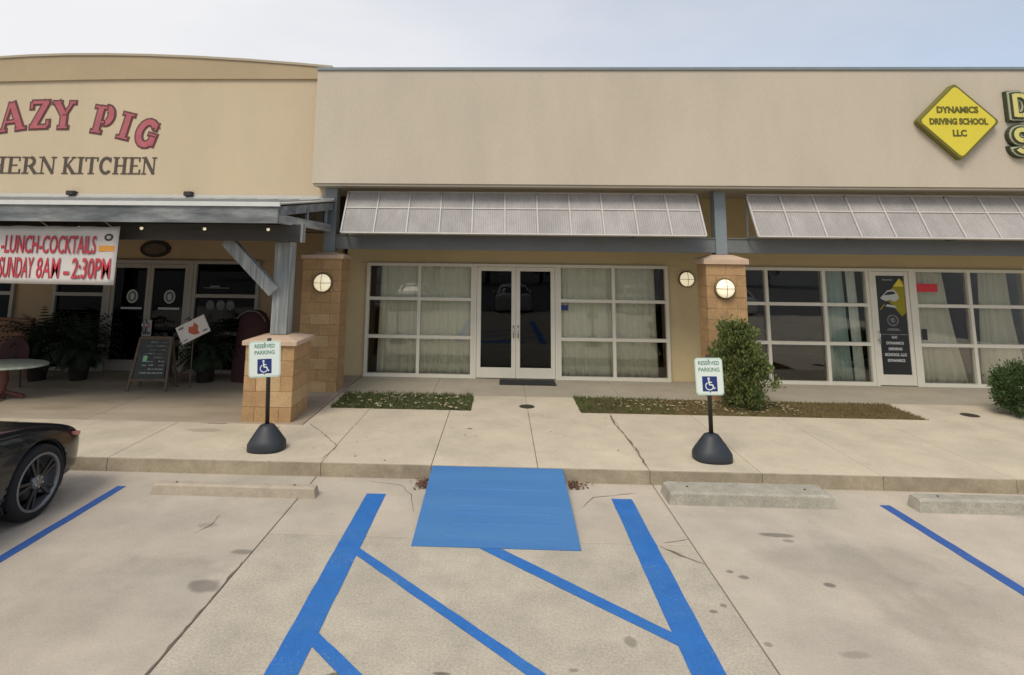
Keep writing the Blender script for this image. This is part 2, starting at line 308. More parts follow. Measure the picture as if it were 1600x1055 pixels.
# glyphs: strokes on a unit-high cell, thick / thin; arcs in degrees counter-clockwise from +x
GL = {
 'A': (.95, [('l', .12, .03, .46, 1, 't'), ('l', .50, 1, .80, .03, 'T'), ('l', .25, .33, .68, .33, 't'), ('s', .12, 0, .30), ('s', .80, 0, .38)]),
 'Z': (.80, [('l', .08, .94, .76, .94, 'h'), ('l', .66, .97, .16, .03, 'T'), ('l', .04, .06, .74, .06, 'h'), ('v', .08, .94, .70), ('v', .74, .06, .30)]),
 'Y': (.92, [('l', .14, .97, .46, .50, 'T'), ('l', .78, .97, .50, .50, 't'), ('l', .47, .5, .47, .02, 'T'), ('s', .16, 1, .36), ('s', .78, 1, .26), ('s', .47, 0, .42)]),
 'P': (.85, [('l', .24, 0, .24, 1, 'T'), ('l', .24, .95, .5, .95, 't'), ('l', .24, .42, .5, .42, 't'), ('a', .5, .685, .2, .265, -90, 90, 'T'), ('s', .24, 0, .42), ('s', .12, 1, .25)]),
 'I': (.5, [('l', .25, 0, .25, 1, 'T'), ('s', .25, 0, .44), ('s', .25, 1, .44)]),
 'G': (.9, [('a', .46, .5, .32, .44, 40, 330, 'T'), ('l', .74, .08, .74, .45, 'T'), ('s', .70, .45, .36), ('v', .72, .97, .68)]),
 'C': (.85, [('a', .46, .5, .32, .44, 42, 318, 'T'), ('v', .72, .97, .68)]),
 'R': (.9, [('l', .22, 0, .22, 1, 'T'), ('l', .22, .95, .46, .95, 't'), ('l', .22, .47, .46, .47, 't'), ('a', .46, .71, .19, .24, -90, 90, 'T'), ('l', .45, .47, .76, .02, 'T'), ('s', .22, 0, .38), ('s', .78, 0, .24), ('s', .12, 1, .22)]),
 'H': (.95, [('l', .22, 0, .22, 1, 'T'), ('l', .73, 0, .73, 1, 'T'), ('l', .22, .5, .73, .5, 't'), ('s', .22, 0, .38), ('s', .22, 1, .38), ('s', .73, 0, .38), ('s', .73, 1, .38)]),
 'E': (.8, [('l', .22, 0, .22, 1, 'T'), ('l', .22, .96, .68, .96, 't'), ('l', .22, .5, .58, .5, 't'), ('l', .22, .04, .72, .04, 't'), ('s', .14, 0, .26), ('s', .14, 1, .26), ('v', .68, 1, .74), ('v', .72, 0, .28)]),
 'N': (.95, [('l', .18, 0, .18, 1, 't'), ('l', .77, 0, .77, 1, 't'), ('l', .18, 1, .77, .02, 'T'), ('s', .18, 0, .30), ('s', .12, 1, .24), ('s', .78, 1, .28)]),
 'K': (.9, [('l', .22, 0, .22, 1, 'T'), ('l', .72, 1, .30, .45, 't'), ('l', .36, .55, .76, .02, 'T'), ('s', .22, 0, .38), ('s', .22, 1, .38), ('s', .76, 0, .28), ('s', .70, 1, .28)]),
 'T': (.85, [('l', .42, 0, .42, 1, 'T'), ('l', .05, .95, .79, .95, 't'), ('s', .42, 0, .38), ('v', .06, .98, .74), ('v', .78, .98, .74)]),
 'S': (.75, [('a', .38, .73, .24, .23, 30, 270, 'h'), ('a', .38, .27, .26, .24, -150, 90, 'h')]),
 'O': (.9, [('a', .45, .5, .33, .45, 0, 360, 'T')]),
 'U': (.9, [('l', .2, .3, .2, 1, 'T'), ('a', .47, .32, .27, .28, 180, 360, 't'), ('l', .74, .3, .74, 1, 't'), ('s', .2, 1, .34), ('s', .74, 1, .28)]),
 'D': (.85, [('l', .2, .0, .2, 1, 'T'), ('l', .2, .93, .42, .93, 't'), ('l', .2, .07, .42, .07, 't'), ('a', .42, .5, .3, .43, -90, 90, 'T')]),
 'V': (.9, [('l', .12, 1, .45, 0, 'T'), ('l', .78, 1, .45, 0, 'T')]),
 'L': (.75, [('l', .2, 0, .2, 1, 'T'), ('l', .2, .07, .68, .07, 'T')]),
}
def glyph(bm, ch, x, z, h, sx, W, T, H, ex=0.0, d=.01, y=0.0, rot=0, serif=.07, serifs=True):
    """adds letter ch: lower left at x,z; W = thick stroke, T = thin, H = medium (metres); ex grows every stroke all round"""
    if ch not in GL: return .4*h*sx
    adv, st = GL[ch]; ca, sa = math.cos(rot), math.sin(rot)
    ww = {'T': W, 't': T, 'h': H}; k = 0
    def put(quads):
        nonlocal k
        k += 1; y0 = y-d-k*.0006
        for q in quads:
            P = [(x+(a*ca-b*sa), z+(a*sa+b*ca)) for a, b in q]
            a = [bm.verts.new((u, y0, v)) for u, v in P]; b = [bm.verts.new((u, y, v)) for u, v in P]
            n = len(P); bm.faces.new(a)
            for i in range(n): bm.faces.new((a[i], b[i], b[(i+1) % n], a[(i+1) % n]))
    for s in st:
        if s[0] == 'l':
            p = Vector((s[1]*h*sx, s[2]*h)); q = Vector((s[3]*h*sx, s[4]*h)); dd = (q-p).normalized(); nn = Vector((-dd.y, dd.x))
            w2 = ww[s[5]]/2+ex; p = p-dd*ex; q = q+dd*ex
            put([[tuple(p-nn*w2), tuple(q-nn*w2), tuple(q+nn*w2), tuple(p+nn*w2)]])
        elif s[0] == 's' and serifs:
            cx, cz, ln = s[1]*h*sx, s[2]*h, s[3]*h*sx/2+ex; t = serif*h; z0 = cz if cz < h/2 else cz-t
            put([[(cx-ln, z0-ex), (cx+ln, z0-ex), (cx+ln, z0+t+ex), (cx-ln, z0+t+ex)]])
        elif s[0] == 'v' and serifs:
            cx = s[1]*h*sx; a, b = sorted((s[2]*h, s[3]*h)); t = serif*h*.55
            put([[(cx-t-ex, a-ex), (cx+t+ex, a-ex), (cx+t+ex, b+ex), (cx-t-ex, b+ex)]])
        elif s[0] == 'a':
            _, cx, cz, rx, rz, a0, a1, wk = s; w2 = ww[wk]/2+ex; n = 14; qs = []
            da = (math.degrees(ex/(rx*h)) if a1-a0 < 359 else 0); a0 -= da; a1 += da
            pt = []
            for i in range(n+1):
                a = R(a0+(a1-a0)*i/n); c = Vector((cx*h*sx+rx*h*sx*math.cos(a), cz*h+rz*h*math.sin(a)))
                nn = Vector((math.cos(a)/(rx*sx), math.sin(a)/rz)).normalized(); pt.append((c-nn*w2, c+nn*w2))
            for a, b in zip(pt, pt[1:]): qs.append([tuple(a[0]), tuple(a[1]), tuple(b[1]), tuple(b[0])])
            put(qs)
    return adv*h*sx

# ================================================================ SETTING: ground
g = obj('ground', bx(-400, 400, -400, 400, -.5, -.16), m_asphalt); tag(g, kind='structure')
road = obj('road', bx(-16, 16, -5, 7.02, -.15, -.018), m_joint); tag(road, kind='structure')
def slab(name, x0, x1, y0, y1, z0, z1, m, parent, j=.004, bev=.006):
    bm = bx(x0+j, x1-j, y0+j, y1-j, z0, z1)
    es = [e for e in bm.edges if all(v.co.z > z1-1e-5 for v in e.verts)]
    bmesh.ops.bevel(bm, geom=es, offset=bev, segments=2, affect='EDGES', profile=.5)
    return obj(name, bm, m, parent)
for xs, m in (((-15.9, -8.6), m_road), ((-8.6, -2.115), m_road), ((1.725, 9.4), m_road), ((9.4, 15.9), m_road)):
    slab('road_slab', *xs, -4.9, 7.015, -.12, 0, m, road, .005)
slab('road_slab', -2.115, 1.725, -.4, 5.60, -.12, 0, m_road_mid, road, .005)
slab('road_slab', -2.115, 1.725, -4.9, -.4, -.12, 0, m_road_mid, road, .005)
slab('road_slab', -2.115, 1.725, 5.60, 7.015, -.12, 0, m_road, road, .005)
def sheet(name, pts, m, parent, z=.004, label=None):
    """thin painted film with a real 4 mm edge"""
    bm = BM(); a = [bm.verts.new((x, y, z)) for x, y in pts]; b = [bm.verts.new((x, y, z-.0035)) for x, y in pts]; n = len(pts)
    bm.faces.new(a)
    for i in range(n): bm.faces.new((a[i], b[i], b[(i+1) % n], a[(i+1) % n]))
    o = obj(name, bm, m, parent)
    if label: o['label'] = label
    return o
def rough(p, q, step=.12, amp=.003):
    p, q = Vector(p), Vector(q); n = max(1, int((q-p).length/step)); d = (q-p).normalized(); nn = Vector((-d.y, d.x))
    return [tuple(p+(q-p)*i/n+nn*(random.uniform(-amp, amp) if i else 0)) for i in range(n)]
def stripe(p, q, wd, m, z=.004, cut0=0, cut1=0, label=None):
    p, q = Vector(p), Vector(q); d = (q-p).normalized(); nn = Vector((-d.y, d.x))*wd/2
    c = [p-nn-d*cut0, q-nn-d*cut1*-1, q+nn, p+nn]
    pts = []
    for i in range(4): pts += rough(c[i], c[(i+1) % 4])
    sheet('painted_stripe', pts, m, road, z, label)
stripe((-1.32, 6.545), (-1.305, -.5), .205, m_blue, label='thick blue stripe left of the ramp')
stripe((1.29, 6.575), (1.28, -.5), .215, m_blue, label='thick blue stripe right of the ramp')
stripe((-4.13, 6.57), (-4.11, 2.2), .095, m_blue_thin, label='thin blue stripe beside the black car')
stripe((4.02, 6.59), (4.12, 2.2), .105, m_blue_thin, label='thin blue stripe at the right')
def hatch(a, b, c, d_, label): 
    pts = []
    for p, q in ((a, b), (b, c), (c, d_), (d_, a)): pts += rough(p, q)
    sheet('painted_hatch', pts, m_blue, road, .0055, label)
hatch((-1.225, 5.265), (-1.225, 5.385), (1.19, 3.03), (1.19, 2.91), 'blue hatch line crossing the aisle from the left stripe')
hatch((-.17, 5.432), (.02, 5.432), (1.19, 4.347), (1.19, 4.212), 'blue hatch line from the ramp to the right stripe')
hatch((-1.225, 4.10), (-1.225, 4.24), (1.19, 1.87), (1.19, 1.73), 'blue hatch line nearest the viewer')
# joint continuing cracks
def crack(pts, wd, parent, z, m=m_joint):
    bm = BM(); P = []
    for (x0, y0), (x1, y1) in zip(pts, pts[1:]):
        n = max(2, int(math.hypot(x1-x0, y1-y0)/.06))
        for i in range(n): P.append((x0+(x1-x0)*i/n+random.uniform(-.008, .008), y0+(y1-y0)*i/n+random.uniform(-.008, .008)))
    P.append(pts[-1]); prev = None
    for i, (x, y) in enumerate(P):
        a = P[max(0, i-1)]; b = P[min(len(P)-1, i+1)]; d = Vector((b[0]-a[0], b[1]-a[1])).normalized()
        wv = wd*random.uniform(.35, 1.2)*.5*(min(1, i/2, (len(P)-1-i)/2)+.15)
        cur = (bm.verts.new((x-d.y*wv, y+d.x*wv, z)), bm.verts.new((x+d.y*wv, y-d.x*wv, z)))
        if prev: bm.faces.new((prev[0], prev[1], cur[1], cur[0]))
        prev = cur
    return obj('crack', bm, m, parent)
crack([(1.42, 5.58), (1.55, 5.42), (1.72, 5.28)], .025, road, .0025)
crack([(1.46, 5.63), (1.72, 5.72)], .012, road, .0025)
crack([(-2.74, 5.95), (-2.7, 5.75), (-2.78, 5.55)], .010, road, .0025)
crack([(-.85, 6.1), (-.95, 6.55), (-1.1, 6.8), (-1.5, 6.9)], .008, road, .0025)
crack([(.82, 6.3), (1.0, 6.6), (1.5, 6.75)], .009, road, .0025)
crack([(-2.125, 5.1), (-2.12, 4.3), (-2.125, 3.6)], .012, road, .0028)
# pavement
walk = obj('pavement', bx(-16, 16, 7.02, 12.0, -.15, .128), m_joint); tag(walk, kind='structure')
kerb = obj('kerb', bx(-16, 16, 7.005, 7.02, -.15, .12), m_joint); tag(kerb, kind='structure')
JX = [-15.9, -12.5, -9.0, -6.9, -4.6, -2.07, -.79, .435, 1.70, 2.95, 4.28, 5.72, 7.2, 8.7, 10.3, 13, 15.9]
for a, b in zip(JX, JX[1:]):
    j = .003 if b != 1.70 else .004
    bm = bx(a+.003, b-.003, 6.995, 7.016, -.14, .15)
    obj('kerb_stone', bm, m_kerb, kerb, bevel=.004)
    slab('pavement_slab', a, b, 7.018, 8.50 if b < -2.0 else 9.46, 0, .15, m_walk, walk, .0035)
# middle strip with planting beds: concrete between them
def ws(x0, x1, y0, y1, m=m_walk): slab('pavement_slab', x0, x1, y0, y1, 0, .15, m, walk, .002, .003)
ws(-.46, .435, 9.46, 10.46); ws(.435, 1.27, 9.46, 10.46)
for a, b in ((6.52, 8.1), (8.1, 9.7), (9.7, 12.5), (12.5, 15.9)): ws(a, b, 9.46, 10.46)
ws(-2.795, -2.05, 8.5, 9.46)
ws(-2.795, -2.70, 9.46, 10.46)
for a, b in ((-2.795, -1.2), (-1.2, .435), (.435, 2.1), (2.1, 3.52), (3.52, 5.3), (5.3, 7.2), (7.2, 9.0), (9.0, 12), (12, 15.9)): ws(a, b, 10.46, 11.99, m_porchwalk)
porch = obj('porch_floor', bx(-16, -2.80, 8.505, 11.98, .128, .135), m_joint); tag(porch, kind='structure')
for a, b in ((-15.9, -12), (-12, -8.9), (-8.9, -6.0), (-6.0, -2.805)):
    for y0, y1 in ((8.51, 10.3), (10.3, 11.975)): slab('porch_slab', a, b, y0, y1, .136, .152, m_porch, porch, .003, .003)
# long crumbling joint right of the ramp
crack([(1.70, 9.4), (1.66, 8.9), (1.70, 8.3), (1.72, 7.7), (1.69, 7.2), (1.70, 7.03)], .024, walk, .1515)
crack([(-2.1, 7.1), (-2.05, 7.6), (-2.45, 8.2), (-2.75, 8.6)], .012, walk, .1515)
crack([(-2.70, 7.02), (-2.66, 6.98)], .02, walk, .1515)

# blue built-up ramp
bm = BM()
prismx(bm, [(5.44, .002), (5.44, .006), (6.99, .150), (6.99, .002)], -.775, .712)
ramp = obj('kerb_ramp', bm, m_blue_ramp); tag(ramp, 'blue painted concrete ramp rising from the parking lot to the pavement', 'ramp')
for i, y in enumerate((5.60, 5.80, 5.99, 6.13, 6.47)):       # trowelled ridges across the ramp
    z = .006+(y-5.44)/1.55*.144
    bm = BM(); prismx(bm, [(y, z-.002), (y+.004, z+.0042), (y+.05, z+.0070), (y+.075, z+.004)], -.50+.05*(i % 2), .60-.05*(i % 3))
    obj('ridge', bm, m_blue_ramp, ramp)
# planting beds
def leaves(name, n, fx, size, m, parent=None, up=.25):
    vs, fs = [], []
    for i in range(n):
        c = Vector(fx()); a = random.uniform(0, 6.28); t = random.uniform(-up, up); s = size*random.uniform(.6, 1.4)
        d = Vector((math.cos(a), math.sin(a), t)); e = Vector((-math.sin(a), math.cos(a), random.uniform(-up, up)))
        k = len(vs); vs += [tuple(c-d*s), tuple(c+e*s*.5+Vector((0, 0, s*.2))), tuple(c+d*s), tuple(c-e*s*.5)]; fs.append((k, k+1, k+2, k+3))
    me = bpy.data.meshes.new(name); me.from_pydata(vs, [], fs); return link(name, me, m, parent)
def blades(name, n, fx, h, m, lean=.5):
    vs, fs = [], []
    for i in range(n):
        x, y, z = fx(); a = random.uniform(0, 6.28); hh = h*random.uniform(.4, 1.25); wd = .004*random.uniform(.7, 1.6)
        dx, dy = math.cos(a), math.sin(a); b = random.uniform(0, 6.28); lx, ly = math.cos(b)*lean*hh*random.random(), math.sin(b)*lean*hh*random.random()
        k = len(vs); vs += [(x-dx*wd, y-dy*wd, z), (x+dx*wd, y+dy*wd, z), (x+dx*wd*.6+lx*.5, y+dy*wd*.6+ly*.5, z+hh*.6), (x-dx*wd*.6+lx*.5, y-dy*wd*.6+ly*.5, z+hh*.6), (x+lx, y+ly, z+hh)]
        fs += [(k, k+1, k+2, k+3), (k+3, k+2, k+4)]
    me = bpy.data.meshes.new(name); me.from_pydata(vs, [], fs); return link(name, me, m)
def bed(pts, m, label):
    bm = BM(); a = [bm.verts.new((x, y, .145)) for x, y in pts]; c = [bm.verts.new((x, y, .129)) for x, y in pts]; bm.faces.new(a); n = len(pts)
    for i in range(n): bm.faces.new((a[i], c[i], c[(i+1) % n], a[(i+1) % n]))
    o = obj('planting_bed', bm, m); tag(o, label=label, kind='structure'); return o
bed([(-2.695, 9.465), (-.465, 9.465), (-.465, 10.455), (-2.695, 10.455)], m_soil, 'grassy planting bed left of the door path')
bed([(1.275, 9.465), (6.515, 9.465), (6.515, 10.455), (1.275, 10.455)], m_mulch, 'planting bed right of the door path')
def rl():
    while True:
        x, y = random.uniform(-2.74, -.43), random.uniform(9.43, 10.50)
        e = min(x+2.72, -.45-x, y-9.45, 10.47-y)+.035*math.sin(x*19)+.03*math.sin(x*43+y*9)
        if e > 0: return (x, y, .14)
tag(blades('grass', 9000, rl, .07, m_grass), 'short green grass filling the left bed', 'grass', kind='stuff')
def rr():
    x = 1.25+5.3*random.random()**1.0; return (x, random.uniform(9.46, 10.47), .14)
tag(blades('grass', 2600, lambda: (1.26+1.5*random.random()**1.6, random.uniform(9.46, 10.5), .14), .06, m_grass), 'short green grass at the left end of the right bed', 'grass', kind='stuff')
tag(blades('grass', 15000, rr, .035, m_grass2), 'dry olive grass in the right bed', 'grass', kind='stuff')
tag(leaves('leaf_litter', 170, lambda: (random.uniform(-2.7, -.5), random.uniform(9.46, 10.4), .185), .036, m_leafl), 'pale dead leaves scattered over the left bed', 'leaves', kind='stuff')
tag(leaves('leaf_litter', 380, lambda: (1.6+3.2*random.random()**.8, random.gauss(10.1, .22) if random.random() < .7 else random.uniform(9.5, 10.4), .162), .03, m_leafl), 'pale dead leaves scattered over the right bed', 'leaves', kind='stuff')
tag(leaves('leaf_litter', 130, lambda: (-.85+random.gauss(0, .05), 6.86+random.gauss(0, .08), .006+random.random()*.02), .02, m_leafd), 'red brown leaf debris at the left corner of the ramp', 'leaves', kind='stuff')
tag(leaves('leaf_litter', 110, lambda: (.77+abs(random.gauss(0, .09)), 6.9+random.gauss(0, .05), .006+random.random()*.02), .02, m_leafd), 'red brown leaf debris at the right corner of the ramp', 'leaves', kind='stuff')
tag(leaves('leaf_litter', 50, lambda: (random.uniform(-2.4, 1.6), random.uniform(7.1, 9.3), .154), .012, m_leafd), 'stray leaf bits on the pavement', 'leaves', kind='stuff')

# wheel stops
def wheel_stop(x0, x1, y0, y1, h, m, label, chips=0):
    bm = BM(); t = min(.03, (y1-y0)*.2)
    ts = [x0+(x1-x0)*i/24 for i in range(25)]; rings = []
    for i, x in enumerate(ts):
        e = 1 if 0 < i < 24 else .9; k = 1-random.random()*.03; hh = h*e*k
        xx = x+(.02 if i == 0 else -.02 if i == 24 else 0)
        rings.append([bm.verts.new(v) for v in ((x, y0, 0), (xx, y0+.012, hh*.85), (xx, y0+t+.01, hh), (xx, y1-t, hh), (xx, y1-.01, hh*.85), (x, y1, 0))])
    for a, b in zip(rings, rings[1:]):
        for i in range(6): bm.faces.new((a[i], a[(i+1) % 6], b[(i+1) % 6], b[i]))
    bm.faces.new(rings[0]); bm.faces.new(rings[-1][::-1])
    o = obj('wheel_stop', bm, m); tag(o, label, 'wheel stop', 'wheel stops along the kerb')
    for f in (.14, .86):
        b = BM(); cyl(b, (x0+(x1-x0)*f, (y0+y1)/2, h*.97), (x0+(x1-x0)*f, (y0+y1)/2, h+.004), .011, n=10); obj('anchor_pin', b, m_iron, o)
    return o
wheel_stop(-3.70, -1.93, 6.375, 6.52, .105, m_stop_buff, 'low buff concrete wheel stop in front of the left parking sign')
wheel_stop(1.76, 3.47, 6.46, 6.80, .125, m_stop, 'wide grey concrete wheel stop in front of the right parking sign')
wheel_stop(4.27, 6.1, 6.43, 6.62, .13, m_stop, 'grey wheel stop beyond the thin stripe at the right edge')

# ================================================================ BUILDINGS
def members(bm, xs, zs, y0, y1, wd):
    """aluminium grid: full height uprights, rails butted between them"""
    h = wd/2
    for i, x in enumerate(xs):
        a, b = (x, x+wd) if i == 0 else ((x-wd, x) if i == len(xs)-1 else (x-h, x+h)); box(bm, a, b, y0, y1, zs[0], zs[-1])
    ed = [(xs[i]+(wd if i == 0 else h), xs[i+1]-(wd if i+1 == len(xs)-1 else h)) for i in range(len(xs)-1)]
    for j, z in enumerate(zs):
        a, b = (z, z+wd) if j == 0 else ((z-wd, z) if j == len(zs)-1 else (z-h, z+h))
        for x0, x1 in ed: box(bm, x0, x1, y0+.002, y1-.002, a, b)
def window(parent, xs, zs, mf, mg, wd=.062, label=None):
    bm = BM(); members(bm, xs, zs, 11.93, 12.05, wd)
    o = obj('window', bm, mf, parent)
    if label: o['label'] = label
    for i in range(len(xs)-1):
        for j in range(len(zs)-1):
            obj('pane', bx(xs[i]+.035, xs[i+1]-.035, 11.99, 11.996, zs[j]+.035, zs[j+1]-.035), mg, o)
    return o
def door(parent, x0, x1, z0, z1, mf, mg, st=.085, bot=.2, top=.08, hside=1, label=None, y=11.93):
    bm = BM()
    box(bm, x0, x0+st, y, y+.05, z0, z1); box(bm, x1-st, x1, y, y+.05, z0, z1)
    box(bm, x0+st, x1-st, y+.001, y+.049, z0, z0+bot); box(bm, x0+st, x1-st, y+.001, y+.049, z1-top, z1)
    o = obj('door', bm, mf, parent, bevel=.003)
    if label: o['label'] = label
    obj('pane', bx(x0+st-.005, x1-st+.005, y+.022, y+.028, z0+bot-.005, z1-top+.005), mg, o)
    hx = x1-st/2 if hside > 0 else x0+st/2
    bm = BM(); cyl(bm, (hx, y-.055, .95), (hx, y-.055, 1.2), .011, n=10)
    for z in (.97, 1.18): cyl(bm, (hx, y-.055, z), (hx, y+.002, z), .008, n=8)
    obj('handle', bm, m_chrome, o, smooth=True)
    bm = BM(); cyl(bm, (hx, y-.012, 1.02), (hx, y+.002, 1.02), .02, n=14); obj('lock', bm, m_chrome, o)
    return o
ZR = [.15, .935, 1.69, 2.41]
# ---- middle / right shop building
sb = empty('shop_building', (3, 11, 0), 'long beige stucco shop building with wide blank fascia above glass shopfronts', 'building')
def SB(name, bm, m, **k):
    bmesh.ops.translate(bm, verts=bm.verts, vec=(-3, -11, 0)); return obj(name, bm, m, sb, **k)
bm = BM(); box(bm, -3.46, 16, 10.30, 10.55, 3.845, 5.97); SB('fascia', bm, m_fascia)
bm = BM(); box(bm, -3.47, 16.01, 10.27, 10.62, 5.97, 6.03); SB('coping', bm, m_steel, bevel=.008)
bm = BM(); box(bm, -3.44, 16, 10.32, 12.2, 3.80, 3.843); SB('soffit', bm, m_soffit)
bm = BM(); box(bm, -3.2, 16, 12.001, 12.2, 2.412, 3.798); box(bm, -3.3, -2.762, 12.001, 12.2, .1, 2.41); box(bm, 3.372, 4.30, 12.001, 12.2, .1, 2.41); box(bm, 10.42, 16, 12.001, 12.2, .1, 2.41)
SB('wall', bm, m_wall)
bm = BM(); box(bm, -3.3, 16, 12.2, 22, 5.4, 5.5); box(bm, -3.3, 16, 21.8, 22, 0, 5.4); box(bm, 15.8, 16, 12.2, 21.8, 0, 5.4); SB('roof', bm, m_soffit)
# interiors
bm = BM(); box(bm, -3.25, 15.8, 12.2, 15.5, .10, .149); SB('interior_floor', bm, m_intf)
bm = BM(); box(bm, -3.25, 15.8, 15.5, 15.6, .149, 2.95); box(bm, 4.0, 4.1, 12.2, 15.5, .149, 2.95); box(bm, -3.3, -3.2, 12.201, 15.5, .149, 2.95); SB('interior_wall', bm, m_int)
bm = BM(); box(bm, -3.25, 15.8, 12.2, 15.6, 2.95, 3.0); SB('interior_ceiling', bm, m_int)
def shopw(*a, **k):
    o = window(None, *a, **k); o.parent = sb; o.matrix_parent_inverse = Matrix.Translation((-3, -11, 0)); return o
def shopd(*a, **k):
    o = door(None, *a, **k); o.parent = sb; o.matrix_parent_inverse = Matrix.Translation((-3, -11, 0)); return o
shopw([-2.76, -1.67, -.55], ZR, m_alu, m_glass, label='six-pane window left of the double door')
shopw([1.15, 2.27, 3.37], ZR, m_alu, m_glass, label='six-pane window right of the double door')
shopw([4.30, 5.32, 6.45, 7.33], ZR, m_alu, m_glass, label='nine-pane window behind the tall shrub')
shopw([8.18, 9.27, 10.40], ZR, m_alu, m_glass, label='six-pane window with parted curtains')
bm = BM(); box(bm, -.548, -.495, 11.92, 12.06, .15, 2.41); box(bm, 1.095, 1.148, 11.92, 12.06, .15, 2.41); box(bm, -.495, 1.095, 11.921, 12.059, 2.355, 2.41)
SB('door_frame', bm, m_alu)
shopd(-.49, .298, .165, 2.35, m_alu, m_glass_d, hside=1, label='left leaf of the double door')
shopd(.302, 1.09, .165, 2.35, m_alu, m_glass_d, hside=-1, label='right leaf of the double door')
bm = BM(); box(bm, 7.332, 7.385, 11.92, 12.06, .15, 2.41); box(bm, 8.10, 8.178, 11.92, 12.06, .15, 2.41); box(bm, 7.385, 8.10, 11.921, 12.059, 2.355, 2.41)
SB('door_frame', bm, m_alu)
dr = shopd(7.39, 8.095, .165, 2.35, m_alu, m_glass_d, st=.075, hside=-1, label='single glass door with school decals')
# door decals (flat film on the inside of the glass)
def decal(name, pts, m, y, parent):
    bm = BM(); prism(bm, pts, y, y+.001); return obj(name, bm, m, parent)
fy = 11.949
decal('door_film', [(7.47, .37), (8.015, .37), (8.015, 2.27), (7.47, 2.27)], m_doorblack, fy, dr)
decal('diamond_decal', [(7.62, 1.86), (7.95, 2.21), (8.012, 2.15), (8.012, 1.55), (7.93, 1.48)], m_decyel, fy-.002, dr)
decal('triangle_decal', [(7.80, 2.06), (8.01, 2.06), (7.93, 2.22)], m_yel, fy-.004, dr)
decal('car_decal', [(7.53, 1.83), (7.60, 1.90), (7.68, 1.98), (7.80, 2.0), (7.87, 1.93), (7.90, 1.83), (7.86, 1.80), (7.80, 1.76), (7.72, 1.80), (7.64, 1.77), (7.57, 1.80)], m_decal, fy-.006, dr)
decal('car_window_decal', [(7.60, 1.885), (7.69, 1.955), (7.79, 1.965), (7.84, 1.915), (7.72, 1.895)], m_doorblack, fy-.008, dr)
for k, (rr_, mm_) in enumerate(((.115, m_decgrey), (.085, m_doorblack), (.05, m_decgrey))):
    decal('ring_decal', [(7.74+rr_*math.cos(i*.524), 1.40+rr_*math.sin(i*.524)) for i in range(12)], mm_, fy-.004-.002*k, dr)
decal('car_decal', [(7.60, 1.20), (7.88, 1.20), (7.84, 1.245), (7.64, 1.245)], m_decgrey, fy-.004, dr)
decal('road_decal', [(7.50, 1.60), (7.60, 1.72), (7.62, 1.71), (7.53, 1.60)], m_decyel, fy-.004, dr)
decal('car_decal', [(7.62, 1.67), (7.84, 1.64), (7.82, 1.68), (7.66, 1.71)], m_decal, fy-.004, dr)
bm = BM(); box(bm, 7.475, 8.012, fy-.003, fy-.002, 1.12, 1.135); obj('line_decal', bm, m_decgrey, dr)
ftext('door_lettering', 'Dynamics', .052, m_decal, dr, (7.70, fy-.003, 2.19), ext=.0005)
for s, z, sz in (('LLC', 1.075, .06), ('DYNAMICS', .96, .066), ('DRIVING', .85, .066), ('SCHOOL LLC', .74, .07), ('DYNAMICS', .63, .066)):
    ftext('door_lettering', s, sz, m_decal, dr, (7.745, fy-.003, z), ext=.0005, off=.004)
# notices on glass
o = obj('window_sign', bx(8.27, 8.68, 11.972, 11.976, 1.96, 2.12), m_signred); tag(o, 'small red sign in the top corner of the window right of the single door', 'sign')
o = obj('window_notice', bx(1.215, 1.36, 11.972, 11.976, 1.50, 1.60), m_navy); tag(o, 'small dark notice on the pane beside the double door', 'notice')
o = obj('window_notice', bx(8.30, 8.40, 11.972, 11.976, 1.03, 1.24), m_doorblack); tag(o, 'small black notice low on the pane right of the single door', 'notice')

# pilasters of split-face block
def column(name, xc, wd, y0, dp, h, z0, label, group, cap_h, over, pale=(), depth_half=False):
    root = empty(name, (xc, y0+dp/2, z0), label, 'pillar', group)
    hw, hd = wd/2, dp/2
    obj('mortar_core', bx(-hw+.008, hw-.008, -hd+.008, hd-.008, 0, h), m_mortar, root)
    n = round(h/.2); ch = h/n; j = .0022
    for c in range(n):
        z = c*ch
        cuts = [-hw, 0, hw] if c % 2 else [-hw, -hw/2, hw/2, hw]
        for k, (a, b) in enumerate(zip(cuts, cuts[1:])):
            bm = bx(a+(j if k else 0), b-(j if k < len(cuts)-2 else 0), -hd, hd, z+j, z+ch-j)
            for v in bm.verts: v.co.y += random.uniform(-.004, .004)
            obj('block', bm, m_block_lt if (c, k) in pale else m_block, root, bevel=.004)
    bm = BM(); ow = hw+over; od = hd+over
    v = [[bm.verts.new((sx*a, sy*b, z)) for sx, sy in ((-1, -1), (1, -1), (1, 1), (-1, 1))] for a, b, z in ((ow, od, h), (ow, od, h+cap_h*.55), (ow*.45, od*.45, h+cap_h))]
    for p, q in zip(v, v[1:]):
        for i in range(4): bm.faces.new((p[i], p[(i+1) % 4], q[(i+1) % 4], q[i]))
    bm.faces.new(v[0][::-1]); bm.faces.new(v[-1])
    obj('cap', bm, m_cap, root, bevel=.006); return root
column('block_pillar', -3.255, .71, 10.50, .48, 2.34, .14, 'tan block pillar with wall lamp at the restaurant corner', 'block pillars along the shopfronts', .13, .035, pale={(2, 1), (4, 1), (6, 1), (0, 1)})
column('block_pillar', 3.985, .69, 10.50, .48, 2.32, .14, 'tan block pillar with wall lamp behind the tall shrub', 'block pillars along the shopfronts', .17, .05)
column('porch_pier', -3.365, .72, 8.57, .72, 1.08, .14, 'low block pier carrying the timber porch post', 'block pillars along the shopfronts', .12, .045, pale={(1, 1), (3, 0), (2, 1)})
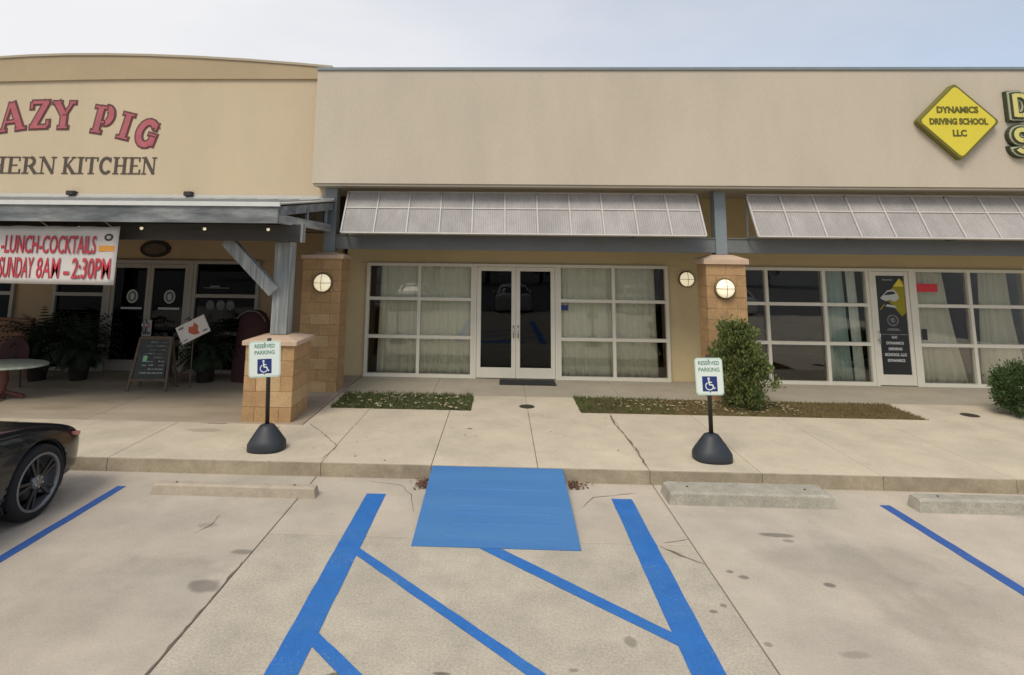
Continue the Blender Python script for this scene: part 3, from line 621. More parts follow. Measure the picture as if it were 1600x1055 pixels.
# steel columns above pilasters + beams
def steel(bm_parts, name, label, cat, group=None, m=m_steel):
    o = obj(name, bm_parts, m, bevel=.004); tag(o, label, cat, group); return o
bm = BM(); box(bm, 3.885, 4.09, 10.64, 10.86, 2.635, 3.798); steel(bm, 'steel_post', 'blue grey steel post standing on the right block pillar', 'post', 'steel posts on the pillars')
bm = BM(); box(bm, -3.30, -3.08, 10.64, 10.86, 2.615, 3.798); steel(bm, 'steel_post', 'blue grey steel post standing on the left block pillar', 'post', 'steel posts on the pillars')
bm = BM(); box(bm, -3.078, 3.883, 10.66, 10.84, 2.665, 2.935); box(bm, -3.078, 3.883, 10.64, 10.86, 2.915, 2.935)
steel(bm, 'steel_beam', 'long steel beam under the left awning', 'beam', 'steel beams over the walkway', m_beam)
bm = BM(); box(bm, 4.092, 15.9, 10.66, 10.84, 2.665, 2.935); box(bm, 4.092, 15.9, 10.64, 10.86, 2.915, 2.935)
steel(bm, 'steel_beam', 'long steel beam under the right awning', 'beam', 'steel beams over the walkway', m_beam)

# ---- awnings
AW_Y0, AW_Z0, AW_Y1, AW_Z1 = 10.20, 2.945, 10.62, 3.72
def awning(x0, nb, bw, label):
    root = empty('awning', (x0, AW_Y0, AW_Z0), label, 'awning', 'slatted awnings over the shopfronts')
    dy, dz = AW_Y1-AW_Y0, AW_Z1-AW_Z0; ln = math.hypot(dy, dz); ang = math.atan2(dz, dy)
    MT = Matrix.Rotation(ang, 4, 'X')       # local: x along, y up the slope, z outward
    mid = ln*.60
    # one shared panel mesh per row: close vertical corrugation with cross slats
    def panel_mesh(h):
        bm = BM(); nx = 28; wv = bw-.03
        zs = [.0045 if i % 2 else -.0045 for i in range(nx+1)]
        g = [[bm.verts.new((wv*i/nx, y, zs[i]+zo)) for i in range(nx+1)] for zo in (0, -.006) for y in (0, h)]
        for lo, hi, fl in ((0, 1, 0), (2, 3, 1)):
            for i in range(nx): bm.faces.new((g[lo][i], g[lo][i+1], g[hi][i+1], g[hi][i]))
        me = bpy.data.meshes.new('panel'); bmesh.ops.transform(bm, matrix=MT, verts=bm.verts); bm.to_mesh(me); bm.free(); me.materials.append(m_awn); return me
    pl, ph = panel_mesh(mid-.035), panel_mesh(ln-mid-.035)
    for i in range(nb):
        for me, y in ((pl, .02), (ph, mid+.018)):
            v = MT @ Vector((i*bw+.015, y, 0)); o = link('panel', me, None, root, tuple(v))
    for i in range(nb+1):
        bm = BM(); box(bm, i*bw-.013, i*bw+.013, 0, ln, -.02, .02, mtx=MT); obj('rib', bm, m_awnf, root)
    for y in (0, mid, ln):
        bm = BM(); box(bm, 0, nb*bw, y-.011, y+.011, -.018, .018, mtx=MT); obj('rail', bm, m_awnf, root)
    for i in range(0, nb+1, 3):
        bm = BM(); bar(bm, (i*bw, .03, .02), (i*bw, .44, -.02), .03, .03); bar(bm, (i*bw, .40, dz), (i*bw, .46, -.02), .03, .03, (1, 0, 0)); obj('bracket', bm, m_beam, root)
    return root
awning(-2.86, 11, .584, 'grey slatted awning above the curtained windows and double door')
awning(4.46, 19, .584, 'grey slatted awning running off the right edge above the school')

# ---- wall lamps
def wall_lamp(x, y, z, r, label):
    root = empty('wall_lamp', (x, y, z), label, 'wall lamp', 'round caged wall lamps')
    RX = Matrix.Rotation(R(90), 4, 'X')
    bm = BM(); lathe(bm, [(0, 0), (r*1.12, 0), (r*1.14, .02), (r*1.06, .05), (r*.98, .06), (r*.96, .04)], 32, mtx=RX); obj('housing', bm, m_lampmetal, root, smooth=True)
    bm = BM(); lathe(bm, [(r*.97, .045), (r*.93, .075), (r*.75, .105), (r*.45, .125), (0, .132)], 32, mtx=RX); obj('glass_globe', bm, m_lampglass, root, smooth=True)
    for k in range(2):
        bm = BM(); p = None
        for i in range(13):
            a = R(-90+180*i/12); q = Vector((math.sin(a)*r*1.02, 0, -.05-.095*math.cos(a)))
            q = Vector((q.x, q.z, 0)) if k == 0 else Vector((0, q.z, q.x))
            if p is not None: cyl(bm, p, q, .0045, n=6)
            p = q
        obj('cage_bar', bm, m_lampmetal, root)
    return root
wall_lamp(-3.22, 10.49, 2.05, .16, 'round caged wall lamp on the left block pillar')
wall_lamp(3.94, 10.49, 2.04, .165, 'round caged wall lamp on the right block pillar')
wall_lamp(3.75, 11.995, 2.15, .145, 'round caged wall lamp on the tan wall right of the curtained window') 

# ---- fascia signs
ds = empty('diamond_sign', (8.02, 10.30, 5.0), 'yellow diamond sign with olive edge high on the beige fascia', 'sign')
def dia(r, ry):
    P = [(0, ry), (r, 0), (0, -ry), (-r, 0)]; o = []
    for i, (x, z) in enumerate(P):
        a = Vector(P[i-1]); b = Vector(P[(i+1) % 4]); c = Vector((x, z)); k = .055
        o += [tuple(c+(a-c).normalized()*k), tuple(c+(a-c).normalized()*k*.3+(b-c).normalized()*k*.3), tuple(c+(b-c).normalized()*k)]
    return o
bm = BM(); prism(bm, dia(.715, .70), -.12, -.004); obj('sign_box', bm, m_olive, ds, bevel=.008)
bm = BM(); prism(bm, dia(.655, .64), -.128, -.121); obj('sign_face', bm, m_yel, ds)
for s, z, sz in (('DYNAMICS', .20, .155), ('DRIVING SCHOOL', -.01, .150), ('LLC', -.22, .155)):
    ftext('sign_lettering', s, sz, m_oltxt, ds, (-.005, -.131, z), sx=.80 if len(s) > 9 else .92, off=.008, ext=.002)
cs = empty('channel_letter_sign', (8.92, 10.30, 4.95), 'yellow letters with dark green and cream rims beside the diamond sign', 'sign')
for row, (wd, z) in enumerate((('DRIVING', .13), ('SCHOOL', -.50))):
    x = .02 if row == 0 else 0
    for ch in wd:
        back = None
        for mm, ex, yb, dd in ((m_dkgreen, .062, 0, .07), (m_cream, .046, -.075, .02), (m_dkgreen, .024, -.1, .014), (m_yel_lt, -.004, -.12, .01)):
            bm = BM(); adv = glyph(bm, ch, x, z, .42, 1.02, .085, .075, .085, ex, dd, yb, serifs=False)
            o = obj('letter' if back is None else 'letter_face' if mm is m_yel_lt else 'letter_rim', bm, mm, back or cs); back = back or o
        x += adv+.075

# ================================================================ RESTAURANT
rb = empty('restaurant_building', (-9, 11, 0), 'golden stucco restaurant with arched parapet, painted lettering and deep porch', 'building')
def RB(name, bm, m, **k):
    bmesh.ops.translate(bm, verts=bm.verts, vec=(9, -11, 0)); return obj(name, bm, m, rb, **k)
arc = [(-16, 6.0), (-14, 6.12), (-12, 6.22), (-10.5, 6.31), (-9.4, 6.375), (-8.6, 6.40), (-7.8, 6.40), (-7, 6.385), (-6, 6.345), (-5, 6.285), (-4, 6.205), (-3.3, 6.14)]
bm = BM(); prism(bm, [(-16, 3.0)]+[(x, z-.03) for x, z in arc]+[(-3.3, 3.0)], 10.70, 10.95); RB('wall', bm, m_rest)
lo = [(-3.3, 5.925), (-7, 5.925), (-8.2, 5.91), (-10, 5.87), (-12, 5.80), (-16, 5.6)]
bm = BM(); prism(bm, arc+lo, 10.655, 10.70); RB('cornice', bm, m_cornice)
bm = BM(); prism(bm, arc+[(x, z+.045) for x, z in arc[::-1]], 10.63, 11.0); RB('coping', bm, mat('tan coping', (.42, .36, .26), .8))
bm = BM(); box(bm, -16, -9.402, 12.001, 12.2, 2.412, 3.0); box(bm, -9.402, -3.302, 12.001, 12.2, 2.412, 3.0)
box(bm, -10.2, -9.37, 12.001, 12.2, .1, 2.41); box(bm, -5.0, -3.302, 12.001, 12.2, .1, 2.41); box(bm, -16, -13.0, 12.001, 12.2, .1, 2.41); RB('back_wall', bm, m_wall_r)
bm = BM(); box(bm, -16, -3.31, 12.2, 22, 5.2, 5.3); box(bm, -16, -3.31, 21.8, 22, 0, 5.2); box(bm, -16, -15.8, 12.2, 21.8, 0, 5.2); RB('roof', bm, m_soffit)
bm = BM(); box(bm, -15.8, -3.31, 12.2, 15.5, .10, .149); RB('interior_floor', bm, m_intf)
bm = BM(); box(bm, -15.8, -3.31, 15.5, 15.6, .149, 2.95); box(bm, -3.4, -3.31, 12.201, 15.5, .149, 2.95); RB('interior_wall', bm, m_int)
bm = BM(); box(bm, -15.8, -3.31, 12.2, 15.6, 2.95, 2.99); RB('interior_ceiling', bm, m_int)
bm = BM(); box(bm, -13.0, -3.31, 10.95, 12.0, 3.0, 3.03); RB('porch_soffit', bm, m_ceil)
def adopt(o, root):
    o.parent = root; o.matrix_parent_inverse = Matrix.Translation(-root.location); return o
adopt(window(None, [-9.37, -8.22], ZR, m_alu_shade, m_glass_r, wd=.07, label='dark window left of the restaurant doors'), rb)
w2 = adopt(window(None, [-6.40, -5.0], ZR, m_alu_shade, m_glass_r, wd=.07, label='dark window right of the restaurant doors'), rb)
adopt(window(None, [-13.0, -11.6, -10.2], ZR, m_alu_shade, m_glass_r, wd=.07, label='dark window behind the bench'), rb)
bm = BM(); box(bm, -8.218, -8.12, 11.92, 12.06, .15, 2.41); box(bm, -6.50, -6.402, 11.92, 12.06, .15, 2.41); box(bm, -8.12, -6.50, 11.921, 12.059, 2.33, 2.41); RB('door_frame', bm, m_alu_shade)
d1 = adopt(door(None, -8.115, -7.312, .165, 2.325, m_alu_shade, m_glass_r, st=.07, bot=.22, hside=1, label='left restaurant door'), rb)
d2 = adopt(door(None, -7.308, -6.505, .165, 2.325, m_alu_shade, m_glass_r, st=.07, bot=.22, hside=-1, label='right restaurant door'), rb)
for d, x in ((d1, -7.66), (d2, -6.87)):
    bm = BM(); prism(bm, [(x+.12*math.cos(i*math.pi/10), 1.66+.14*math.sin(i*math.pi/10)) for i in range(20)], 11.945, 11.946); obj('round_decal', bm, m_decal, d)
    bm = BM(); prism(bm, [(x+.09*math.cos(i*math.pi/10), 1.66+.11*math.sin(i*math.pi/10)) for i in range(20)], 11.942, 11.943); obj('decal_centre', bm, m_decgrey, d)
    bm = BM(); prism(bm, [(x-.03, 1.60), (x+.03, 1.60), (x+.045, 1.68), (x+.01, 1.73), (x-.035, 1.70)], 11.939, 11.940); obj('decal_emblem', bm, m_decal, d)
    bm = BM(); box(bm, x-.22, x+.22, 11.942, 11.943, 1.40, 1.44); obj('decal_line', bm, m_decal, d)
for i, x in enumerate((-6.02, -5.80, -5.60)):
    bm = BM(); prism(bm, [(x+.09*math.cos(k*math.pi/8), 1.50+.10*math.sin(k*math.pi/8)) for k in range(16)], 11.982+.002*i, 11.983+.002*i); obj('window_disc', bm, m_decgrey, w2)  # three grey discs in a row on the pane
bm = BM(); box(bm, -6.2, -5.65, 11.984, 11.985, 1.84, 1.86); box(bm, -6.05, -5.85, 11.984, 11.985, 1.861, 1.90); obj('window_lettering', bm, m_decgrey, w2)
# painted lettering
LT = [('C', -11.35, 4.20, .52, 24), ('R', -10.75, 4.50, .54, 16), ('A', -9.83, 4.84, .58, 8), ('Z', -9.25, 4.925, .56, 2), ('Y', -8.80, 4.925, .56, 0),
      ('P', -8.02, 4.865, .55, -9), ('I', -7.50, 4.76, .53, -13), ('G', -7.16, 4.66, .52, -17)]
ls = empty('painted_name', (0, 0, 0), 'arched rose red slab-serif lettering painted on the golden wall', 'lettering')
for ch, x, z, h, a in LT:
    sx = {'A': .93, 'Z': .92, 'Y': .90, 'P': .92, 'I': 1.05, 'G': .95}.get(ch, .95)
    bm = BM(); glyph(bm, ch, x, z, h, sx, .135, .065, .085, .024, .004, 10.699, R(a), .11); obj('letter_outline', bm, m_redout, ls)
    bm = BM(); glyph(bm, ch, x, z, h, sx, .135, .065, .085, -.012, .004, 10.689, R(a), .11); obj('letter', bm, m_red, ls)
k2 = empty('painted_subtitle', (0, 0, 0), 'dark brown serif lettering painted below the red name', 'lettering')
def word(s, x0, x1, z, h, parent):
    tot = sum(GL[c][0] for c in s if c in GL)+.40*s.count(' '); sx = (x1-x0)/(tot*h+.0); x = x0
    for ch in s:
        if ch == ' ': x += .40*h*sx; continue
        bm = BM(); x += glyph(bm, ch, x, z, h, sx, .060, .026, .05, 0, .006, 10.699, 0, .07); obj('letter', bm, m_brown, parent)
word('SOUTHERN', -11.25, -8.60, 4.04, .335, k2); word('KITCHEN', -8.50, -6.62, 4.04, .335, k2)
# small flood lights along the flashing
for x, lb in ((-8.17, 'small dark floodlight below the lettering, further left'), (-5.90, 'small dark floodlight near the right end of the golden wall')):
    r_ = empty('flood_light', (x, 10.70, 3.62), lb, 'floodlight', 'small floodlights on the golden wall')
    obj('lamp_head', bx(-.075, .075, -.16, -.05, 0, .085), m_dark, r_, bevel=.012)
    bm = BM(); box(bm, -.02, .02, -.05, 0, .01, .05); box(bm, -.05, .05, -.012, -.001, -.02, .075); obj('bracket', bm, m_dark, r_)

# ---- porch canopy (shed roof on timber)
pc = empty('porch_canopy', (-7, 9, 0), 'timber porch canopy with metal shed roof in front of the restaurant', 'canopy')
def PC(name, bm, m, **k):
    bmesh.ops.translate(bm, verts=bm.verts, vec=(7, -9, 0)); return obj(name, bm, m, pc, **k)
XE = -3.12
bm = BM(); prismx(bm, [(7.93, 3.225), (7.93, 3.245), (10.695, 3.57), (10.695, 3.55)], -16, XE+.02); PC('roof_sheet', bm, m_metalroof)
for i in range(40):
    x = -15.8+i*.4
    if x > XE-.1: break
    if x < -10: continue
    bm = BM(); prismx(bm, [(7.94, 3.247), (7.94, 3.270), (10.66, 3.588), (10.66, 3.567)], x-.012, x+.012); PC('roof_seam', bm, m_metalroof)
bm = BM(); prismx(bm, [(10.60, 3.562), (10.60, 3.60), (10.695, 3.66), (10.695, 3.573)], -16, XE); PC('flashing', bm, m_metalroof)
bm = BM(); box(bm, -16, XE+.03, 7.90, 7.928, 3.20, 3.262); PC('drip_edge', bm, m_gutter)
bm = BM(); box(bm, -16, XE, 7.93, 7.98, 2.965, 3.215); PC('fascia_board', bm, m_woodh, bevel=.004)
bm = BM(); bar(bm, (XE-.02, 7.985, 3.14), (XE-.02, 10.60, 3.45), .045, .13); PC('rake_board', bm, m_woodh)
bm = BM(); box(bm, XE-.06, XE+.0, 7.985, 10.48, 2.975, 3.10); PC('tie_beam', bm, mat('weathered end board', (.24, .25, .245), .85, .3, 5, .1, 60, .4, 50, stretch=(1, .2, 1.5), tint=(.42, .42, .40), tint_amt=.7, tint_scale=5))
bm = BM(); box(bm, XE-.05, XE-.01, 10.20, 10.25, 3.10, 3.38); box(bm, XE-.05, XE-.01, 9.2, 9.25, 3.10, 3.25); PC('strut', bm, m_steel)
bm = BM(); box(bm, -16, -2.985, 8.50, 8.62, 2.735, 2.985); PC('beam', bm, m_beamdark, bevel=.005)
bm = BM(); box(bm, -2.984, -2.955, 8.49, 8.63, 2.72, 3.0); PC('beam_end_plate', bm, m_wood)
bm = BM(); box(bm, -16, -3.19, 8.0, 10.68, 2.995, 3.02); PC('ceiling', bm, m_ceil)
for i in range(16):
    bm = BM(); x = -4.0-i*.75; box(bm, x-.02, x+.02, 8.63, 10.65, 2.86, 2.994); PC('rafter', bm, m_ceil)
pp = obj('post', bx(-3.485, -3.24, 8.83, 9.07, 1.345, 2.733), m_wood, None, bevel=.006); adopt(pp, pc); pp['label'] = 'square blue grey timber post on the pier'
PC('beam', bx(-3.50, -3.255, 8.622, 9.12, 2.735, 2.985), m_beamdark)
bm = BM(); bar(bm, (-4.22, 8.80, 2.74), (-3.44, 8.80, 1.98), .175, .135, (0, 1, 0)); PC('brace', bm, m_wood)
for x0 in (-9.8,):
    p2 = obj('post', bx(x0-.12, x0+.12, 8.60+.03, 8.87, .15, 2.733), m_wood, None, bevel=.006); adopt(p2, pc)
for i in range(5):
    x = -3.42-.95*i
    r_ = empty('festoon_bulb', (x, 8.36, 2.90), ('white festoon bulb nearest the porch post', 'second festoon bulb from the porch post', 'festoon bulb halfway between banner and brace', 'festoon bulb at the right part of the banner top', 'festoon bulb over the middle of the banner top')[i], 'light bulb', 'bulbs strung along the porch edge')
    bm = BM(); bmesh.ops.create_uvsphere(bm, u_segments=12, v_segments=8, radius=.024); obj('globe', bm, m_lampglass, r_, smooth=True)
    bm = BM(); cyl(bm, (0, 0, .02), (0, 0, .06), .014, n=10); cyl(bm, (0, 0, .06), (0, 0, .096), .004, n=6); obj('socket', bm, m_dark, r_)

# ---- banner
bn = empty('banner', (-7.2, 8.20, 2.5), 'white vinyl banner with red lettering hanging from the porch edge', 'banner')
bm = BM(); nx, nz = 40, 10; x0, x1 = -9.95, -5.55; gr = []
def banz(u, v):
    zt = 2.915-.012*math.sin(u*9*math.pi)**2; zb = 2.075+.02*(1-u); return zb+(zt-zb)*v
def bany(x, z): return .004*math.sin(x*7)+.005*math.sin(x*3.1+z*4)
for i in range(nx+1):
    u = i/nx; gr.append([bm.verts.new((x0+(x1-x0)*u+.02*(j/nz)*u+7.2, bany(x0+(x1-x0)*u, j/nz), banz(u, j/nz)-2.5)) for j in range(nz+1)])
for i in range(nx):
    for j in range(nz): bm.faces.new((gr[i][j], gr[i+1][j], gr[i+1][j+1], gr[i][j+1]))
sheet_o = obj('vinyl', bm, m_banner, bn, smooth=True)
md = sheet_o.modifiers.new('thickness', 'SOLIDIFY'); md.thickness = .003; md.offset = 0
for s, xa, xb, z, hh in (('-LUNCH-COCKTAILS', -7.27, -5.86, 2.63, .27), ('SUNDAY', -7.27, -6.76, 2.295, .31), ('8AM', -6.70, -6.36, 2.29, .31), ('-', -6.30, -6.22, 2.27, .3), ('2:30PM', -6.18, -5.61, 2.29, .31)):
    for mm, of, yy in ((m_banout, .006, -.0125), (m_banred, .000, -.0155)):
        o = ftext('banner_lettering', s, hh*1.32, mm, bn, ((xa+xb)/2+7.2, yy, z-2.5), off=of, ext=.001)
        wdt = max(v.co.x for v in o.data.vertices)-min(v.co.x for v in o.data.vertices); o.scale.x = (xb-xa)/wdt
obj('orange_patch', bx(1.38, 1.62, -.013, -.012, .055, .135), m_orange, bn)
bm = BM(); prism(bm, [(1.52+.07*math.cos(i*.6), .255+.055*math.sin(i*.6)) for i in range(10)], -.013, -.012); obj('emblem', bm, m_brown, bn)
bm = BM(); prism(bm, [(1.52+.035*math.cos(i*.6), .255+.025*math.sin(i*.6)) for i in range(10)], -.015, -.014); obj('emblem_centre', bm, m_decal, bn)
for x in (-9.2, -8.4, -7.5, -6.6, -5.65):
    bm = BM(); cyl(bm, (x+7.2, 0, .40), (x+7.2, -.20, .48), .004, n=6); obj('tie', bm, m_decal, bn)

# ---- curtains and things behind the glass
def curtain(xt0, xt1, xb0, xb1, m, label, y=12.14, z0=.17, z1=2.5, fold=.042, nf=9, gather=None, seed=0):
    bm = BM(); nx, nz = nf*8, 14; rnd = random.Random(seed); ph = [rnd.uniform(0, 6) for _ in range(3)]; g_ = []
    for i in range(nx+1):
        u = i/nx; col = []; uf = u+.035*math.sin(u*9+ph[0])+.02*math.sin(u*23+ph[1])
        for j in range(nz+1):
            v = j/nz; z = z0+(z1-z0)*v; x = (xb0+(xb1-xb0)*u)*(1-v)+(xt0+(xt1-xt0)*u)*v
            if gather: x += gather*(math.sin(v*math.pi)**2)*u*(xt1-xt0)
            f = fold*(math.sin(uf*nf*6.283+ph[0]+.7*math.sin(v*2+ph[1]))+(.45*math.sin(uf*nf*2.3*6.283+ph[2]+v*.8)))*(.6+.5*(1-v))
            col.append(bm.verts.new((x, y+f*.7, z)))
        g_.append(col)
    for i in range(nx):
        for j in range(nz): bm.faces.new((g_[i][j], g_[i+1][j], g_[i+1][j+1], g_[i][j+1]))
    o = obj('curtain', bm, m, smooth=True); md = o.modifiers.new('thickness', 'SOLIDIFY'); md.thickness = .003
    tag(o, label, 'curtain', 'curtains behind the shopfront glass'); return o
curtain(-2.50, -.60, -2.54, -.60, m_curt, 'cream curtain behind the window left of the double door', nf=11, seed=1)
curtain(1.17, 3.14, 1.17, 3.18, m_curt, 'cream curtain behind the window right of the double door', nf=11, seed=2)
curtain(6.47, 6.93, 6.50, 7.02, m_curt_b, 'dull blue green curtain beside the white strip', nf=4, seed=3, y=12.16)
curtain(6.98, 7.16, 7.03, 7.24, m_curt_w, 'narrow white curtain strip left of the single door', nf=2, seed=4, y=12.12, fold=.02)
curtain(8.20, 8.86, 8.20, 9.20, m_curt, 'cream curtain sweeping right below the red sign', nf=6, seed=5, gather=-.05, y=12.14)
curtain(9.62, 10.16, 9.50, 10.38, m_curt, 'cream curtain drawn left in the rightmost window', nf=5, seed=6, gather=-.10, y=12.15)

# ================================================================ SITE OBJECTS
# portable accessible parking signs
def parking_sign(x, y, h0, label, tilt, wob, W2=.165, dx=0):
    root = empty('parking_sign', (x, y, .15), label, 'parking sign', 'portable accessible parking signs')
    bm = BM(); n = 32; P = [(.232, 0), (.236, .03), (.232, .08), (.20, .13), (.150, .20), (.105, .262), (.085, .285), (.05, .30), (0, .30)]; rings = []
    for r, z in P:
        ring = []
        for i in range(n):
            a = 2*math.pi*i/n; t = min(1, z/.28); k = 1+.16*(1-t)*abs(math.cos(2*a))**1.5*-.5+.05*(1-t)
            ring.append((r*k*math.cos(a), r*k*.88*math.sin(a), z))
        rings.append(ring)
    vv = [[bm.verts.new(c) for c in rg] if P[i][0] else [bm.verts.new((0, 0, P[i][1]))] for i, rg in enumerate(rings)]
    for a, b in zip(vv, vv[1:]):
        for i in range(n):
            j = (i+1) % n
            if len(b) == 1: bm.faces.new((a[i], a[j], b[0]))
            else: bm.faces.new((a[i], a[j], b[j], b[i]))
    bm.faces.new(vv[0][::-1]); obj('base', bm, m_blackplastic, root, smooth=True)
    bm = BM(); cyl(bm, (0, 0, .29), (0, 0, h0+.47), .026, n=14); obj('pole', bm, m_signpole, root, smooth=True)
    Hh = .44
    bm = BM(); c = .025; P2 = [(-W2+c, 0), (W2-c, 0), (W2, c), (W2, Hh-c), (W2-c, Hh), (-W2+c, Hh), (-W2, Hh-c), (-W2, c)]
    prism(bm, P2, -.006, 0); pnl = obj('sign_panel', bm, m_signedge, root, bevel=.002); pnl.location = (dx, -.030, h0); pnl.rotation_euler = (0, tilt, wob)
    k = .93; bm = BM(); prism(bm, [(a*k, (b-Hh/2)*k*.99+Hh/2) for a, b in P2], -.0085, -.0065); obj('panel_face', bm, m_white, pnl)
    ftext('sign_lettering', 'RESERVED', .066, m_green, pnl, (0, -.010, Hh-.062), sx=.86, off=.001, ext=.0006)
    ftext('sign_lettering', 'PARKING', .066, m_green, pnl, (0, -.010, Hh-.140), sx=.92, off=.001, ext=.0006)
    s = .088; zc = .135
    obj('blue_square', bx(-s, s, -.0110, -.0090, zc-s, zc+s), m_navy, pnl)
    bm = BM(); y0, y1 = -.0128, -.0114
    def seg(p, q, w):
        p, q = Vector(p), Vector(q); d = (q-p).normalized(); nn = Vector((-d.y, d.x))*w/2; prism(bm, [tuple(p-nn), tuple(q-nn), tuple(q+nn), tuple(p+nn)], y0-seg.k, y1); seg.k += .0002
    seg.k = 0
    prism(bm, [(-.012+.014*math.cos(i*.628), zc+.062+.014*math.sin(i*.628)) for i in range(10)], y0, y1)
    seg((-.012, zc+.045), (-.006, zc-.008), .017); seg((-.010, zc+.020), (.026, zc+.018), .011); seg((-.008, zc-.010), (.030, zc-.012), .015); seg((.028, zc-.008), (.046, zc-.052), .015); seg((.042, zc-.056), (.062, zc-.048), .010)
    seg.k = .001
    pr_ = None
    for i in range(15):
        a = R(118+i*17); p = (-.006+.046*math.cos(a), zc-.026+.044*math.sin(a))
        if pr_: seg(pr_, p, .011)
        pr_ = p
    obj('wheelchair_symbol', bm, m_white, pnl)
    for zz in (.04, Hh-.025):
        b = BM(); cyl(b, (0, -.012, zz), (0, -.004, zz), .007, n=8); obj('bolt', b, m_iron, pnl)
    return root
sg = parking_sign(-2.885, 7.43, .86, 'green and white wheelchair parking sign on black base before the low pier', R(-1), R(3), .20, -.035); sg.rotation_euler.y = R(-2.2)
parking_sign(2.555, 7.44, .745, 'green and white wheelchair parking sign on black base left of the tall shrub', R(-1.5), R(-3))

# shrubs: twiggy stem with leaf clumps through the volume
def foliage(nclump, per, shape, size, m, parent, name='foliage', seed=0, up=.4):
    rnd = random.Random(seed); vs, fs = [], []
    for c in range(nclump):
        p, outd, cr_ = shape(rnd)
        for k in range(per):
            q = p+Vector((rnd.gauss(0, cr_), rnd.gauss(0, cr_), rnd.gauss(0, cr_*1.2)))
            d = (outd+Vector((rnd.uniform(-.8, .8), rnd.uniform(-.8, .8), up+rnd.uniform(-.4, .8)))).normalized()
            s = d.cross(Vector((rnd.uniform(-1, 1), rnd.uniform(-1, 1), rnd.uniform(-1, 1)))).normalized(); l = size*rnd.uniform(.6, 1.5); w_ = l*.28
            n = len(vs); vs += [tuple(q), tuple(q+d*l*.5+s*w_), tuple(q+d*l), tuple(q+d*l*.5-s*w_)]; fs.append((n, n+1, n+2, n+3))
    me = bpy.data.meshes.new(name); me.from_pydata(vs, [], fs); return link(name, me, m, parent)
s1 = empty('tall_shrub', (4.03, 10.0, .14), 'tall loose juniper shrub in the right bed against the block pillar', 'shrub')
def shp(rnd):
    z = rnd.random()**.85; r = .385*(1-abs(z-.45)**2.2*1.9); a = rnd.uniform(0, 6.283); k = rnd.random()**.45
    bul = 1+.20*math.sin(a*3+z*8)+.2*math.sin(a*5-z*13)+.12*math.sin(z*31+a*2)
    p = Vector((math.cos(a)*r*k*bul, math.sin(a)*r*k*bul*.9, .06+z*1.30)); return p+Vector((-.08+.06*math.sin(z*5), 0, 0)), Vector((math.cos(a), math.sin(a), .5)), .045
foliage(330, 46, shp, .05, m_fol, s1, seed=3, up=.7); s1.scale = (.93, .93, .97)
bm = BM()
for i in range(9):
    a = i*.7; cyl(bm, (.02*math.cos(a), .02*math.sin(a), 0), (.2*math.cos(a), .2*math.sin(a), .5+.1*(i % 4)), .014, .006, n=6); 
cyl(bm, (0, 0, 0), (0, 0, 1.1), .02, .006, n=6); obj('stem', bm, m_bark, s1)
s2 = empty('round_shrub', (8.32, 9.75, .14), 'rounded dark green clipped shrub at the right edge of the photo', 'shrub')
def shr(rnd):
    a = rnd.uniform(0, 6.283); t = math.acos(rnd.uniform(-.9, 1)); k = rnd.random()**.33; r = .46*(1+.07*math.sin(a*4+t*5))
    d = Vector((math.sin(t)*math.cos(a), math.sin(t)*math.sin(a), math.cos(t))); return Vector((0, 0, .42))+Vector((d.x*r, d.y*r, d.z*r*.88))*k, d, .035
foliage(520, 34, shr, .032, m_fol2, s2, seed=4, up=.1)
bm = BM()
for i in range(7): cyl(bm, (0, 0, 0), (.15*math.cos(i), .15*math.sin(i), .4), .014, .006, n=6)
obj('stem', bm, m_bark, s2)

# doormat, drain covers
dm = obj('doormat', bx(-.02, 1.06, 11.36, 11.84, .151, .166), m_rubber, bevel=.004); tag(dm, 'black rubber doormat before the white double door', 'doormat')
for i in range(12):
    obj('mat_rib', bx(.0+i*.09, .045+i*.09, 11.38, 11.82, .166, .170), m_rubber, dm)
for x, y, lb in ((.43, 9.77, 'round iron cleanout cover on the path to the double door'), (7.41, 9.80, 'round iron cleanout cover right of the long bed')):
    b = BM(); cyl(b, (x, y, .1505), (x, y, .156), .125, n=28); o = obj('cleanout_cover', b, m_iron, bevel=.001); tag(o, lb, 'drain cover', 'cleanout covers in the pavement')
    b = BM(); cyl(b, (x, y, .156), (x, y, .162), .03, n=8); obj('bolt', b, m_iron, o)

# restaurant porch furniture
af = empty('chalkboard_easel', (-6.18, 10.45, .152), 'chalkboard on a wooden A-frame before the restaurant doors', 'sandwich board', rz=R(3))
def aleaf(sgn, name):
    mt = Matrix.Rotation(R(12)*sgn, 4, 'X'); y = 0
    e = bpy.data.objects.new(name, None)
    bm = BM()
    bar(bm, mt @ Vector((-.33, 0, -.02)), mt @ Vector((-.27, 0, .92)), .045, .03, (0, 1, 0)); bar(bm, mt @ Vector((.33, 0, -.02)), mt @ Vector((.27, 0, .92)), .045, .03, (0, 1, 0))
    box(bm, -.27, .27, -.012, .012, .88, .93, mtx=mt); box(bm, -.30, .30, -.012, .012, .17, .21, mtx=mt)
    o = obj(name, bm, m_boardwood, af); bm = BM(); box(bm, -.262, .262, -.006, .006, .21, .88, mtx=mt); b = obj('board', bm, m_board, o); return o, b, mt
A_, Bd, mt = aleaf(-1, 'front_frame'); A_.location = (0, -.20, .0); A_2, Bd2, mt2 = aleaf(1, 'back_frame'); A_2.location = (0, .20, 0)
rc = random.Random(5)
